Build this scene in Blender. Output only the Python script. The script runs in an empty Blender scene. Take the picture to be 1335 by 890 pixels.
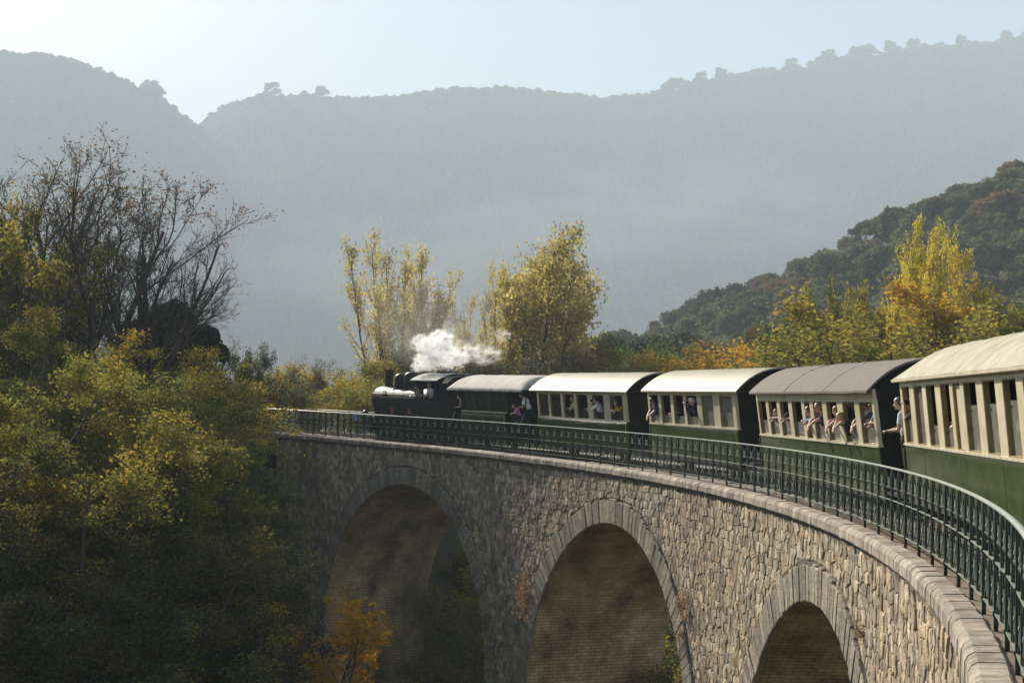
import bpy, bmesh, math, random
import numpy as np
from mathutils import Vector, Matrix, Euler
random.seed(7)
SC = bpy.context.scene
COL = SC.collection
PI = math.pi
# ------------------------------------------------------------------ camera
CAM_H = 1.943            # lens height above the foot of the railing
PITCH, ROLL = 0.04249, 0.02
cam_d = bpy.data.cameras.new('camera')
cam = bpy.data.objects.new('camera', cam_d); COL.objects.link(cam)
cam_d.sensor_width = 36.0
cam_d.lens = 1850.0 / 1335.0 * 36.0
cam_d.clip_start = 0.1; cam_d.clip_end = 20000
_c, _s = math.cos(ROLL), math.sin(ROLL)
_cp, _sp = math.cos(PITCH), math.sin(PITCH)
_r = Vector((_c, -_s * _sp, _s * _cp)); _u = Vector((-_s, -_c * _sp, _c * _cp)); _f = Vector((0, _cp, _sp))
M = Matrix.Identity(4)
for i in range(3):
    M[i][0] = _r[i]; M[i][1] = _u[i]; M[i][2] = -_f[i]
M[2][3] = CAM_H
cam.matrix_world = M
SC.camera = cam
# ------------------------------------------------------------------ world, sun, exposure
SUN_AZ = math.radians(29.5)      # to the left of the view axis (+Y)
SUN_EL = math.radians(29)
w = bpy.data.worlds.new('World'); SC.world = w; w.use_nodes = True
nt = w.node_tree
bg = nt.nodes['Background']
sky = nt.nodes.new('ShaderNodeTexSky')
sky.sky_type = 'NISHITA'; sky.sun_disc = False
sky.sun_elevation = SUN_EL; sky.sun_rotation = -SUN_AZ
sky.altitude = 400; sky.air_density = 1.0; sky.dust_density = 1.4; sky.ozone_density = 1.0
nt.links.new(sky.outputs[0], bg.inputs[0]); bg.inputs[1].default_value = 0.05
sl = bpy.data.lights.new('sun', 'SUN'); sl.energy = 5.0; sl.angle = math.radians(0.6); sl.color = (1.0, 0.92, 0.79)
so = bpy.data.objects.new('sun', sl); COL.objects.link(so)
sd = Vector((-math.sin(SUN_AZ) * math.cos(SUN_EL), math.cos(SUN_AZ) * math.cos(SUN_EL), math.sin(SUN_EL)))
so.rotation_euler = sd.to_track_quat('Z', 'Y').to_euler()
so.location = sd * 300
SC.view_settings.view_transform = 'Standard'; SC.view_settings.look = 'None'
SC.view_settings.gamma = 1.0; SC.view_settings.exposure = 1.45
SC.view_settings.use_curve_mapping = False
SC.render.engine = 'CYCLES'
SC.cycles.use_denoising = True
SC.cycles.denoising_prefilter = 'ACCURATE'
SC.cycles.max_bounces = 6; SC.cycles.diffuse_bounces = 3; SC.cycles.glossy_bounces = 2
SC.cycles.transmission_bounces = 3; SC.cycles.transparent_max_bounces = 8; SC.cycles.volume_bounces = 3
SC.cycles.caustics_reflective = False; SC.cycles.caustics_refractive = False
SC.cycles.volume_max_steps = 64; SC.cycles.volume_step_rate = 1.0

# ------------------------------------------------------------------ materials
def _nodes(name):
    m = bpy.data.materials.new(name); m.use_nodes = True
    n = m.node_tree.nodes; l = m.node_tree.links
    return m, n, l, n['Principled BSDF']

def ramp(n, pts):
    r = n.new('ShaderNodeValToRGB'); e = r.color_ramp.elements
    while len(e) < len(pts): e.new(0.5)
    for k, (p, c) in enumerate(pts):
        e[k].position = p; e[k].color = (*c, 1)
    return r

def surf(name, c1, c2=None, rough=0.7, scale=3.0, bump=0.0, bscale=None, island=0.0, metal=0.0, spec=0.5, stain=None, stain_scale=0.4, stain_amt=0.6, stretch=None, coat=0.0, stain_stretch=None, tints=None):
    """two colours mixed by noise, per-piece brightness change, fine relief, optional stains"""
    m, n, l, b = _nodes(name)
    c2 = c2 or c1
    tc = n.new('ShaderNodeTexCoord'); src = tc.outputs['Object']
    if stretch:
        mp = n.new('ShaderNodeMapping'); mp.inputs['Scale'].default_value = stretch; l.new(src, mp.inputs[0]); src = mp.outputs[0]
    nz = n.new('ShaderNodeTexNoise'); nz.inputs['Scale'].default_value = scale; nz.inputs['Detail'].default_value = 6
    nz.inputs['Roughness'].default_value = 0.65
    l.new(src, nz.inputs['Vector'])
    r = ramp(n, [(0.36, c1), (0.66, c2)]); l.new(nz.outputs[0], r.inputs[0]); out = r.outputs[0]
    if island:
        g = n.new('ShaderNodeNewGeometry'); oi = n.new('ShaderNodeObjectInfo')
        ad = n.new('ShaderNodeMath'); ad.operation = 'ADD'; l.new(g.outputs['Random Per Island'], ad.inputs[0]); l.new(oi.outputs['Random'], ad.inputs[1])
        fr = n.new('ShaderNodeMath'); fr.operation = 'FRACT'; l.new(ad.outputs[0], fr.inputs[0])
        mr = n.new('ShaderNodeMapRange'); mr.inputs[3].default_value = 1 - island; mr.inputs[4].default_value = 1 + island
        l.new(fr.outputs[0], mr.inputs[0])
        mx = n.new('ShaderNodeMix'); mx.data_type = 'RGBA'; mx.blend_type = 'MULTIPLY'; mx.inputs[0].default_value = 1
        l.new(out, mx.inputs[6]); l.new(mr.outputs[0], mx.inputs[7]); out = mx.outputs[2]
        if tints:
            f7 = n.new('ShaderNodeMath'); f7.operation = 'MULTIPLY'; f7.inputs[1].default_value = 7.31; l.new(fr.outputs[0], f7.inputs[0])
            f8 = n.new('ShaderNodeMath'); f8.operation = 'FRACT'; l.new(f7.outputs[0], f8.inputs[0])
            rt = ramp(n, [((i + .5) / len(tints), c) for i, c in enumerate(tints)]); rt.color_ramp.interpolation = 'CONSTANT'; l.new(f8.outputs[0], rt.inputs[0])
            mt = n.new('ShaderNodeMix'); mt.data_type = 'RGBA'; mt.blend_type = 'MULTIPLY'; mt.inputs[0].default_value = .7; l.new(out, mt.inputs[6]); l.new(rt.outputs[0], mt.inputs[7]); out = mt.outputs[2]
    if stain:
        n2 = n.new('ShaderNodeTexNoise'); n2.inputs['Scale'].default_value = stain_scale; n2.inputs['Detail'].default_value = 8; n2.inputs['Roughness'].default_value = 0.7
        if stain_stretch:
            mq = n.new('ShaderNodeMapping'); mq.inputs['Scale'].default_value = stain_stretch; l.new(src, mq.inputs[0]); l.new(mq.outputs[0], n2.inputs['Vector'])
        else: l.new(src, n2.inputs['Vector'])
        r2 = ramp(n, [(0.5, (0, 0, 0)), (0.68, (stain_amt,) * 3)]); l.new(n2.outputs[0], r2.inputs[0])
        mx = n.new('ShaderNodeMix'); mx.data_type = 'RGBA'; l.new(r2.outputs[0], mx.inputs[0]); l.new(out, mx.inputs[6]); mx.inputs[7].default_value = (*stain, 1); out = mx.outputs[2]
    l.new(out, b.inputs['Base Color'])
    b.inputs['Roughness'].default_value = rough; b.inputs['Metallic'].default_value = metal
    b.inputs['Specular IOR Level'].default_value = spec
    if coat: b.inputs['Coat Weight'].default_value = coat; b.inputs['Coat Roughness'].default_value = 0.12
    if bump:
        n3 = n.new('ShaderNodeTexNoise'); n3.inputs['Scale'].default_value = bscale or scale * 4; n3.inputs['Detail'].default_value = 6
        l.new(src, n3.inputs['Vector'])
        bp = n.new('ShaderNodeBump'); bp.inputs['Strength'].default_value = 0.7; bp.inputs['Distance'].default_value = bump
        l.new(n3.outputs[0], bp.inputs['Height']); l.new(bp.outputs[0], b.inputs['Normal'])
    return m

def leafmat(name, cols, trans=0.45, nscale=0.25, gloss=0.0):
    """leaves: colour differs from leaf to leaf, light passes through"""
    m, n, l, b = _nodes(name); n.remove(b)
    g = n.new('ShaderNodeNewGeometry'); oi = n.new('ShaderNodeObjectInfo'); tc = n.new('ShaderNodeTexCoord')
    nz = n.new('ShaderNodeTexNoise'); nz.inputs['Scale'].default_value = nscale; nz.inputs['Detail'].default_value = 3; l.new(tc.outputs['Object'], nz.inputs['Vector'])
    a = n.new('ShaderNodeMath'); a.operation = 'MULTIPLY_ADD'; a.inputs[1].default_value = 0.42; l.new(g.outputs['Random Per Island'], a.inputs[0])
    s = n.new('ShaderNodeMath'); s.operation = 'MULTIPLY_ADD'; s.inputs[1].default_value = 1.5; s.inputs[2].default_value = -0.5; l.new(nz.outputs[0], s.inputs[0]); l.new(s.outputs[0], a.inputs[2])
    s2 = n.new('ShaderNodeMath'); s2.operation = 'MULTIPLY_ADD'; s2.inputs[1].default_value = 0.16; l.new(oi.outputs['Random'], s2.inputs[0]); l.new(a.outputs[0], s2.inputs[2])
    k = len(cols)
    r = ramp(n, [((i + 0.5) / k, c) for i, c in enumerate(cols)]); l.new(s2.outputs[0], r.inputs[0])
    d = n.new('ShaderNodeBsdfDiffuse'); t = n.new('ShaderNodeBsdfTranslucent'); mx = n.new('ShaderNodeMixShader'); mx.inputs[0].default_value = trans
    l.new(r.outputs[0], d.inputs[0]); l.new(r.outputs[0], t.inputs[0]); l.new(d.outputs[0], mx.inputs[1]); l.new(t.outputs[0], mx.inputs[2])
    o = n['Material Output']; out = mx.outputs[0]
    if gloss:
        gl = n.new('ShaderNodeBsdfGlossy'); gl.inputs['Roughness'].default_value = 0.4; m2 = n.new('ShaderNodeMixShader'); m2.inputs[0].default_value = gloss
        l.new(out, m2.inputs[1]); l.new(gl.outputs[0], m2.inputs[2]); out = m2.outputs[0]
    l.new(out, o.inputs[0])
    return m

# ------------------------------------------------------------------ mesh helpers
def link(o, parent=None):
    COL.objects.link(o)
    if parent is not None: o.parent = parent
    return o

def tag(o, label=None, cat=None, group=None, kind=None):
    if label: o['label'] = label
    if cat: o['category'] = cat
    if group: o['group'] = group
    if kind: o['kind'] = kind
    return o

def empty(name, loc=(0, 0, 0), parent=None, rz=0):
    o = bpy.data.objects.new(name, None); o.empty_display_size = 0.3
    o.location = loc; o.rotation_euler.z = rz
    return link(o, parent)

def mesh_np(name, V, F, mat=None, smooth=False, mats=None, midx=None):
    """V (n,3); F (m,3) or (m,4) or list of index arrays"""
    me = bpy.data.meshes.new(name)
    V = np.asarray(V, dtype=np.float32)
    if isinstance(F, np.ndarray) and F.ndim == 2:
        k = F.shape[1]; m = len(F)
        me.vertices.add(len(V)); me.vertices.foreach_set('co', V.ravel())
        me.loops.add(m * k); me.loops.foreach_set('vertex_index', F.astype(np.int32).ravel())
        me.polygons.add(m); me.polygons.foreach_set('loop_start', np.arange(0, m * k, k, dtype=np.int32))
        me.polygons.foreach_set('loop_total', np.full(m, k, dtype=np.int32))
        me.update(calc_edges=True)
    else:
        me.from_pydata([tuple(map(float, v)) for v in V], [], [tuple(map(int, f)) for f in F]); me.update()
    for x in (mats or ([mat] if mat else [])): me.materials.append(x)
    if midx is not None: me.polygons.foreach_set('material_index', np.asarray(midx, dtype=np.int32))
    if smooth: me.polygons.foreach_set('use_smooth', np.ones(len(me.polygons), dtype=bool))
    return me

def put(name, me, parent=None, loc=None):
    o = bpy.data.objects.new(name, me)
    if loc is not None: o.location = loc
    return link(o, parent)

class MB:
    """collects boxes, prisms, tubes and turned shapes into one mesh"""
    def __init__(s): s.v = []; s.f = []; s.mi = []; s.cur = 0
    def add(s, vs, fs):
        b = len(s.v); s.v += [tuple(p) for p in vs]; s.f += [tuple(b + i for i in f) for f in fs]; s.mi += [s.cur] * len(fs)
    def box(s, x0, x1, y0, y1, z0, z1):
        s.add([(x0, y0, z0), (x1, y0, z0), (x1, y1, z0), (x0, y1, z0), (x0, y0, z1), (x1, y0, z1), (x1, y1, z1), (x0, y1, z1)],
              [(0, 3, 2, 1), (4, 5, 6, 7), (0, 1, 5, 4), (1, 2, 6, 5), (2, 3, 7, 6), (3, 0, 4, 7)])
    def prism(s, poly, y0, y1, axis='y'):
        """poly: list of (a,b) in the plane across the axis"""
        n = len(poly)
        def P(a, b, t):
            return (a, t, b) if axis == 'y' else ((t, a, b) if axis == 'x' else (a, b, t))
        vs = [P(a, b, y0) for a, b in poly] + [P(a, b, y1) for a, b in poly]
        fs = [tuple(range(n))[::-1], tuple(range(n, 2 * n))] + [(i, (i + 1) % n, n + (i + 1) % n, n + i) for i in range(n)]
        s.add(vs, fs)
    def tube(s, pts, r, n=6, cap=True):
        pts = [Vector(p) for p in pts]; k = len(pts)
        rs = r if isinstance(r, (list, tuple)) else [r] * k
        vs = []; up = None
        for i, p in enumerate(pts):
            d = (pts[min(i + 1, k - 1)] - pts[max(i - 1, 0)]).normalized()
            if up is None:
                up = Vector((0, 0, 1)) if abs(d.z) < 0.9 else Vector((1, 0, 0))
            a = d.cross(up).normalized(); b = a.cross(d).normalized(); up = b
            for j in range(n):
                t = 2 * PI * (j + 0.5) / n
                vs.append(p + (a * math.cos(t) + b * math.sin(t)) * rs[i])
        fs = [(i * n + j, i * n + (j + 1) % n, (i + 1) * n + (j + 1) % n, (i + 1) * n + j) for i in range(k - 1) for j in range(n)]
        if cap: fs += [tuple(range(n))[::-1], tuple((k - 1) * n + j for j in range(n))]
        s.add(vs, fs)
    def lathe(s, prof, c=(0, 0, 0), axis='z', n=20, cap=True):
        """prof: list of (radius, height)"""
        vs = []
        for r, h in prof:
            for j in range(n):
                t = 2 * PI * j / n; a, b = r * math.cos(t), r * math.sin(t)
                p = {'z': (a, b, h), 'x': (h, a, b), 'y': (b, h, a)}[axis]
                vs.append((p[0] + c[0], p[1] + c[1], p[2] + c[2]))
        k = len(prof)
        fs = [(i * n + j, i * n + (j + 1) % n, (i + 1) * n + (j + 1) % n, (i + 1) * n + j) for i in range(k - 1) for j in range(n)]
        if cap: fs += [tuple(range(n))[::-1], tuple((k - 1) * n + j for j in range(n))]
        s.add(vs, fs)
    def ball(s, c, r, nu=10, nv=7):
        rx, ry, rz = r if isinstance(r, (tuple, list)) else (r, r, r)
        prof = [(math.sin(PI * i / nv), -math.cos(PI * i / nv)) for i in range(nv + 1)]
        vs = []
        for a, h in prof:
            for j in range(nu):
                t = 2 * PI * j / nu
                vs.append((c[0] + rx * max(a, 1e-3) * math.cos(t), c[1] + ry * max(a, 1e-3) * math.sin(t), c[2] + rz * h))
        fs = [(i * nu + j, i * nu + (j + 1) % nu, (i + 1) * nu + (j + 1) % nu, (i + 1) * nu + j) for i in range(nv) for j in range(nu)]
        s.add(vs, fs)
    def mesh(s, name, mat, smooth=False):
        mats = mat if isinstance(mat, list) else [mat]
        me = bpy.data.meshes.new(name); me.from_pydata(s.v, [], s.f); me.update()
        for x in mats: me.materials.append(x)
        if len(mats) > 1: me.polygons.foreach_set('material_index', s.mi)
        if smooth:
            me.polygons.foreach_set('use_smooth', [True] * len(me.polygons))
            try: me.set_sharp_from_angle(angle=math.radians(38))
            except Exception: pass
        return me
    def build(s, name, mat, parent=None, smooth=False):
        return put(name, s.mesh(name, mat, smooth), parent)

# value noise for shapes
_rng0 = np.random.RandomState(11)
_TAB = _rng0.rand(256, 256)
def vnoise(x, y):
    x = np.asarray(x, float); y = np.asarray(y, float)
    xi = np.floor(x).astype(int); yi = np.floor(y).astype(int); fx = x - xi; fy = y - yi
    fx = fx * fx * (3 - 2 * fx); fy = fy * fy * (3 - 2 * fy)
    a = _TAB[xi % 256, yi % 256]; b = _TAB[(xi + 1) % 256, yi % 256]; c = _TAB[xi % 256, (yi + 1) % 256]; d = _TAB[(xi + 1) % 256, (yi + 1) % 256]
    return (a * (1 - fx) + b * fx) * (1 - fy) + (c * (1 - fx) + d * fx) * fy
def fbm(x, y, o=4):
    t = 0; a = 1; n = 0
    for i in range(o):
        t = t + a * vnoise(np.asarray(x) * 2 ** i + 17.3 * i, np.asarray(y) * 2 ** i + 5.7 * i); n += a; a *= 0.5
    return t / n
def S(t):
    t = np.clip(t, 0, 1); return t * t * (3 - 2 * t)

# ------------------------------------------------------------------ the line of the viaduct: railing foot, arc length in metres
UNIT = 1.15
GR = -0.0195                     # the deck falls gently to the right
def _line():
    N = 55; ks = [1.02725554, -0.876714155, 3.95709742, -4.21016931]
    def kap(i):
        if i > N: return ks[0] / 50 * (1.0 if i < N + 2.5 else 0.35)
        if i < 0: return 0.0
        u = (N - i) / N; return sum(k * u ** j for j, k in enumerate(ks)) / 50
    st = 0.25; pts = {}
    x, y, a = 3.43270534, 9.59207241, -0.279977439
    i = float(N); pts[i] = (x, y, a)
    while i > -60:
        k = (kap(i) + kap(i - st)) / 2; a2 = a + k * st; m = (a + a2) / 2
        x += -math.sin(m) * st; y += math.cos(m) * st; a = a2; i -= st; pts[i] = (x, y, a)
    x, y, a = pts[float(N)]; i = float(N)
    while i < 80:
        k = (kap(i) + kap(i + st)) / 2; a2 = a - k * st; m = (a + a2) / 2
        x += math.sin(m) * st; y -= math.cos(m) * st; a = a2; i += st; pts[i] = (x, y, a)
    ks_ = sorted(pts)
    return [np.array(q) for q in ([k * UNIT for k in ks_], [pts[k][0] * UNIT for k in ks_], [pts[k][1] * UNIT for k in ks_], [pts[k][2] for k in ks_])]
LS, LX, LY, LA = _line()
def ln(s): return float(np.interp(s, LS, LX)), float(np.interp(s, LS, LY)), float(np.interp(s, LS, LA))
def pt(s, off, h):
    x, y, a = ln(s); x += off * math.cos(a); y += off * math.sin(a)
    return Vector((x, y, h + GR * x))
def ptn(s, off, h):
    x = np.interp(s, LS, LX); y = np.interp(s, LS, LY); a = np.interp(s, LS, LA)
    x = x + off * np.cos(a); y = y + off * np.sin(a)
    return np.stack([x, y, h + GR * x], -1)
def at(u, v, Y):
    """a place at depth Y seen in direction of photo pixel (u, v)"""
    A = (u - 667.5) / 1850.0; b = (445 - v) / 1850.0
    d = _r * A + _u * b + _f
    return Vector((0, 0, CAM_H)) + d * (Y / d.y)
# ------------------------------------------------------------------ land
def ground_h(X, Y):
    X = np.asarray(X, float); Y = np.asarray(Y, float)
    t = (X + 11.4) * -0.614 + (Y - 69.5) * 0.789          # along the line beyond the abutment
    h = -15 + 14.3 * S((t + 8.5) / 9.5)
    h = h + 9 * S((-14 - X) / 40) * S((Y - 20) / 50) * (1 - S((Y - 75) / 60))
    h = np.where(Y > 130, h - 25 * S((Y - 130) / 120), h)
    # wooded hill on the right
    YC = 330.0
    U_ = 667.5 + 1850 * X / np.maximum(Y, 40)
    vc = np.interp(U_, [560, 700, 770, 830, 905, 960, 1000, 1060, 1100, 1145, 1190, 1240, 1290, 1335, 1500, 1900], [560, 512, 476, 450, 416, 394, 368, 342, 320, 301, 280, 258, 241, 233, 200, 160])
    zc = CAM_H + (523 + .02 * (U_ - 667.5) - vc) / 1850 * YC - 6.5
    wq = S((U_ - 560) / 240) * (X > 0)
    tt = (Y - 140) / (YC - 140)
    hill = wq * np.maximum(zc + 26, 0) * np.where(tt < 1, np.clip(tt, 0, 1) ** 1.05, 1 - .5 * S((tt - 1) / 3))
    side = 12.5 * S((X - 6) / 16) * S((Y - 42) / 26)
    h = h + np.maximum(hill * 1.0, 0) + side * (h < -4) * (1 - S((Y - 112) / 40))
    h = h + 1.2 * (fbm(X / 14, Y / 14) - 0.5) * 2
    # the valley behind everything
    h = h - 14 * S((Y - 450) / 300)
    h = np.where(Y > 430, np.minimum(h, 60 - (Y - 430) * .3), h)
    # leave the deck clear: the land stays below the track between the arches
    return h
M_earth = surf('earth', (0.045, 0.04, 0.022), (0.11, 0.10, 0.04), 0.95, 0.35, 0.15, 3.0)
gx = np.concatenate([np.linspace(-3600, -260, 26), np.linspace(-250, 250, 126), np.linspace(260, 3600, 26)])
gy = np.concatenate([np.linspace(-400, -35, 10), np.linspace(-30, 420, 120), np.linspace(440, 3900, 40)])
GX, GY = np.meshgrid(gx, gy)
GZ = ground_h(GX, GY)
def gridfaces(ny, nx):
    i = np.arange((ny - 1) * nx).reshape(ny - 1, nx)[:, :-1].ravel()
    return np.stack([i, i + 1, i + nx + 1, i + nx], 1)
o = put('ground', mesh_np('ground', np.stack([GX.ravel(), GY.ravel(), GZ.ravel()], 1), gridfaces(*GX.shape), M_earth, True))
tag(o, kind='structure')

M_forest = surf('far_forest', (0.010, 0.015, 0.008), (0.034, 0.036, 0.015), 0.95, 0.03, 0, stain=(0.065, 0.05, 0.018), stain_scale=0.008, stain_amt=0.5, spec=0.05)
def mountain(name, Yr, depth, prof, x0, x1, nx, ny, bump):
    us = [p[0] for p in prof]; vs = [p[1] for p in prof]
    X = np.linspace(x0, x1, nx); T = np.linspace(0, 1.35, ny)
    XX, TT = np.meshgrid(X, T)
    YY = Yr - depth * (1 - TT)
    # the crest line is read off at its own distance
    U = 667.5 + 1850 * X / Yr
    V = np.interp(U, us, vs)
    zc = CAM_H + (523 + 0.0 * U - V + 0.02 * (U - 667.5)) / 1850 * Yr
    zc = zc + bump * (fbm(X / 7, X * 0 + 3.3, 3) - 0.5) * 1.0
    base = -75.0
    prof_t = np.where(TT < 1, np.clip(TT, 0, 1) ** 0.98, 1 - 0.8 * S((TT - 1) / 0.5))
    Z = base + (zc[None, :] - base) * prof_t
    g = (fbm(XX / 330, YY / 420, 3) - 0.5) * 70 * np.sin(np.clip(TT, 0, 1) * PI) 
    can = (fbm(XX / 21, YY / 23, 2) - 0.5) * bump * 1.3 * (1 - 0.75 * S((TT - 0.93) / 0.07))
    Z = Z + g + can
    o = put(name, mesh_np(name, np.stack([XX.ravel(), YY.ravel(), Z.ravel()], 1), gridfaces(ny, nx), M_forest, False))
    tag(o, kind='structure')
    return lambda x: float(np.interp(x, X, zc))
PB = [(-900, 200), (-500, 150), (0, 190), (215, 180), (255, 164), (272, 150), (300, 136), (340, 127), (420, 129), (500, 130), (535, 124), (575, 118), (660, 116), (700, 122), (770, 131), (830, 126), (890, 116), (940, 104), (990, 97), (1040, 92), (1080, 82), (1130, 74), (1200, 65), (1335, 56), (1700, 20), (2300, 60)]
PA = [(-1200, 30), (-600, 20), (-200, 55), (0, 71), (60, 74), (100, 86), (140, 103), (180, 120), (215, 142), (250, 166), (300, 205), (360, 260), (450, 340), (560, 430), (700, 520), (900, 600)]
ridge_b = mountain('mountain', 2400, 950, PB, -2300, 2500, 760, 200, 9)
ridge_a = mountain('mountain', 2150, 640, PA, -2600, 340, 500, 170, 8)

# the woods on the far slopes: thousands of crowns, too far to count
def far_wood(name, Yr, depth, prof, x0, x1, n, seed, umax=1e9):
    r = np.random.RandomState(seed); base = -75.0
    X = r.uniform(x0, x1, n); T = 1 - r.rand(n) ** 1.25 * .80
    T[:n // 9] = r.uniform(.985, 1.0, n // 9)
    Y = Yr - depth * (1 - T); U = 667.5 + 1850 * X / Yr
    V = np.interp(U, [p[0] for p in prof], [p[1] for p in prof])
    zc = CAM_H + (523 - V + 0.02 * (U - 667.5)) / 1850 * Yr
    Z = base + (zc - base) * T ** .98 + (fbm(X / 330, Y / 420, 3) - 0.5) * 70 * np.sin(np.clip(T, 0, 1) * PI)
    keep = (U < umax); X, Y, Z = X[keep], Y[keep], Z[keep]; n = len(X)
    # a rough crown: two rings of five and a tip
    k = 5; V_ = np.zeros((n, 2 * k + 1, 3)); rad = r.uniform(4.0, 8.5, n); H_ = rad * r.uniform(1.0, 1.7, n)
    for j in range(k):
        t = 2 * PI * j / k
        a = rad * r.uniform(.7, 1.15, n); V_[:, j] = np.stack([X + a * np.cos(t), Y + a * np.sin(t), Z - 3 + r.uniform(-1, 1, n)], 1)
        a = rad * r.uniform(.6, 1.0, n); V_[:, k + j] = np.stack([X + a * np.cos(t + .6), Y + a * np.sin(t + .6), Z + H_ * r.uniform(.5, .8, n)], 1)
    V_[:, 2 * k] = np.stack([X + r.uniform(-2, 2, n), Y, Z + H_], 1)
    b = (np.arange(n) * (2 * k + 1))[:, None]; F = []
    for j in range(k):
        j2 = (j + 1) % k
        F += [np.concatenate([b + j, b + j2, b + k + j], 1), np.concatenate([b + j2, b + k + j2, b + k + j], 1), np.concatenate([b + k + j, b + k + j2, b + 2 * k], 1)]
    o = put(name, mesh_np(name, V_.reshape(-1, 3), np.concatenate(F), M_wood)); tag(o, kind='stuff')
M_wood = surf('far_woodland', (0.012, 0.018, 0.009), (0.036, 0.038, 0.016), 0.95, 0.02, 0, island=.4, stain=(0.12, 0.095, 0.035), stain_scale=0.005, stain_amt=0.8, spec=.05)
far_wood('woodland', 2400, 950, PB, -1150, 1250, 21000, 5)
far_wood('woodland', 2150, 640, PA, -1150, 150, 9000, 6)
# ------------------------------------------------------------------ viaduct
M_stone = surf('rubble_stone', (0.27, 0.215, 0.15), (0.50, 0.42, 0.305), 0.92, 5.0, 0.035, 22, island=0.42, tints=[(1, 1, 1), (.82, .84, .9), (1.08, .97, .8), (.95, .82, .7), (.72, .70, .68), (1.12, 1.06, .95), (1, .92, .80)], spec=0.25, stain=(0.085, 0.072, 0.058), stain_scale=0.9, stain_amt=0.7, stain_stretch=(1, 1, .22))
M_mortar = surf('mortar', (0.09, 0.078, 0.06), (0.18, 0.155, 0.12), 0.98, 3, 0.02, 18, spec=0.1)
M_vous = surf('arch_stone', (0.17, 0.145, 0.11), (0.38, 0.33, 0.25), 0.95, 7, 0.045, 26, island=0.34, spec=0.25, stain=(0.11, 0.10, 0.09), stain_scale=0.8, stain_amt=0.5)
M_coping = surf('coping_stone', (0.19, 0.155, 0.12), (0.40, 0.34, 0.27), 0.85, 4, 0.012, 30, island=0.26, spec=0.3, stain=(0.10, 0.08, 0.065), stain_scale=1.6, stain_amt=0.6)
M_ledge = surf('ledge_stone', (0.13, 0.09, 0.065), (0.27, 0.20, 0.15), 0.9, 5, 0.01, 30, spec=0.2)
M_ballast = surf('ballast', (0.13, 0.11, 0.09), (0.38, 0.33, 0.28), 0.95, 16, 0.05, 22, spec=0.2)
def barrel_mat():
    m, n, l, b = _nodes('barrel_masonry')
    uv = n.new('ShaderNodeUVMap'); 
    br = n.new('ShaderNodeTexBrick'); br.inputs['Scale'].default_value = 1.0
    br.inputs['Brick Width'].default_value = 0.36; br.inputs['Row Height'].default_value = 0.13; br.inputs['Mortar Size'].default_value = 0.012; br.inputs['Mortar Smooth'].default_value = 0.5
    br.inputs['Color1'].default_value = (0.42, 0.32, 0.19, 1); br.inputs['Color2'].default_value = (0.54, 0.43, 0.27, 1); br.inputs['Mortar'].default_value = (0.20, 0.15, 0.09, 1)
    br.offset_frequency = 2
    l.new(uv.outputs[0], br.inputs['Vector'])
    nz = n.new('ShaderNodeTexNoise'); nz.inputs['Scale'].default_value = 0.55; nz.inputs['Detail'].default_value = 9; nz.inputs['Roughness'].default_value = 0.7
    tc = n.new('ShaderNodeTexCoord'); mp = n.new('ShaderNodeMapping'); mp.inputs['Scale'].default_value = (1.1, 1.1, 0.7); l.new(tc.outputs['Object'], mp.inputs[0]); l.new(mp.outputs[0], nz.inputs['Vector'])
    r = ramp(n, [(0.36, (1.4, 1.35, 1.2)), (0.50, (0.85, 0.80, 0.70)), (0.62, (0.40, 0.37, 0.32))]); l.new(nz.outputs[0], r.inputs[0])
    mx = n.new('ShaderNodeMix'); mx.data_type = 'RGBA'; mx.blend_type = 'MULTIPLY'; mx.inputs[0].default_value = 1
    l.new(br.outputs[0], mx.inputs[6]); l.new(r.outputs[0], mx.inputs[7]); l.new(mx.outputs[2], b.inputs['Base Color'])
    bp = n.new('ShaderNodeBump'); bp.inputs['Distance'].default_value = 0.03; bp.inputs['Strength'].default_value = 0.8
    l.new(br.outputs[1], bp.inputs['Height']); bp.invert = True; l.new(bp.outputs[0], b.inputs['Normal'])
    b.inputs['Roughness'].default_value = 0.95; b.inputs['Specular IOR Level'].default_value = 0.15
    return m
M_barrel = barrel_mat()

viaduct = empty('viaduct', pt(0, 0, -14))
tag(viaduct, 'curved stone railway viaduct of three tall round arches carrying the train', 'viaduct')
VP = viaduct
def vput(name, me):
    o = bpy.data.objects.new(name, me); COL.objects.link(o); o.parent = VP
    o.matrix_parent_inverse = Matrix.Translation(-VP.location)
    return o
ARCH = [(12.3, -8.55, 6.85), (29.45, -8.65, 6.92), (46.8, -8.65, 6.95)]     # crown place along the line, springing height, inner radius
RING = 0.78
FACE, WIDE = -0.26, 5.2
BOT = -16.0
S0, S1 = 0.3, 84.0
# body: mortar face behind the stones, barrels, back
ss = set(np.arange(S0, S1 + .01, 0.5).round(3))
for c, zc, R in ARCH:
    ss = {q for q in ss if abs(q - c) >= R + 0.05}
samp = []
for q in sorted(ss): samp.append((q, BOT, 0))
for k, (c, zc, R) in enumerate(ARCH):
    samp.append((c - R, BOT, 0)); samp.append((c + R, BOT, 0))
    for j in range(41):
        t = PI - PI * j / 40
        samp.append((c + R * math.cos(t) + (1e-4 if j == 0 else (-1e-4 if j == 40 else 0)), zc + R * math.sin(t) if 0 < j < 40 else zc, k + 1))
samp.sort(key=lambda q: q[0])
bm_face = MB(); 
for off in (FACE, WIDE):
    for (s0, h0, k0), (s1, h1, k1) in zip(samp[:-1], samp[1:]):
        if s1 - s0 < 1e-3: continue
        q = [pt(s0, off, h0), pt(s1, off, h1), pt(s1, off, -0.2), pt(s0, off, -0.2)]
        bm_face.add(q if off == FACE else q[::-1], [(0, 1, 2, 3)])
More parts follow.
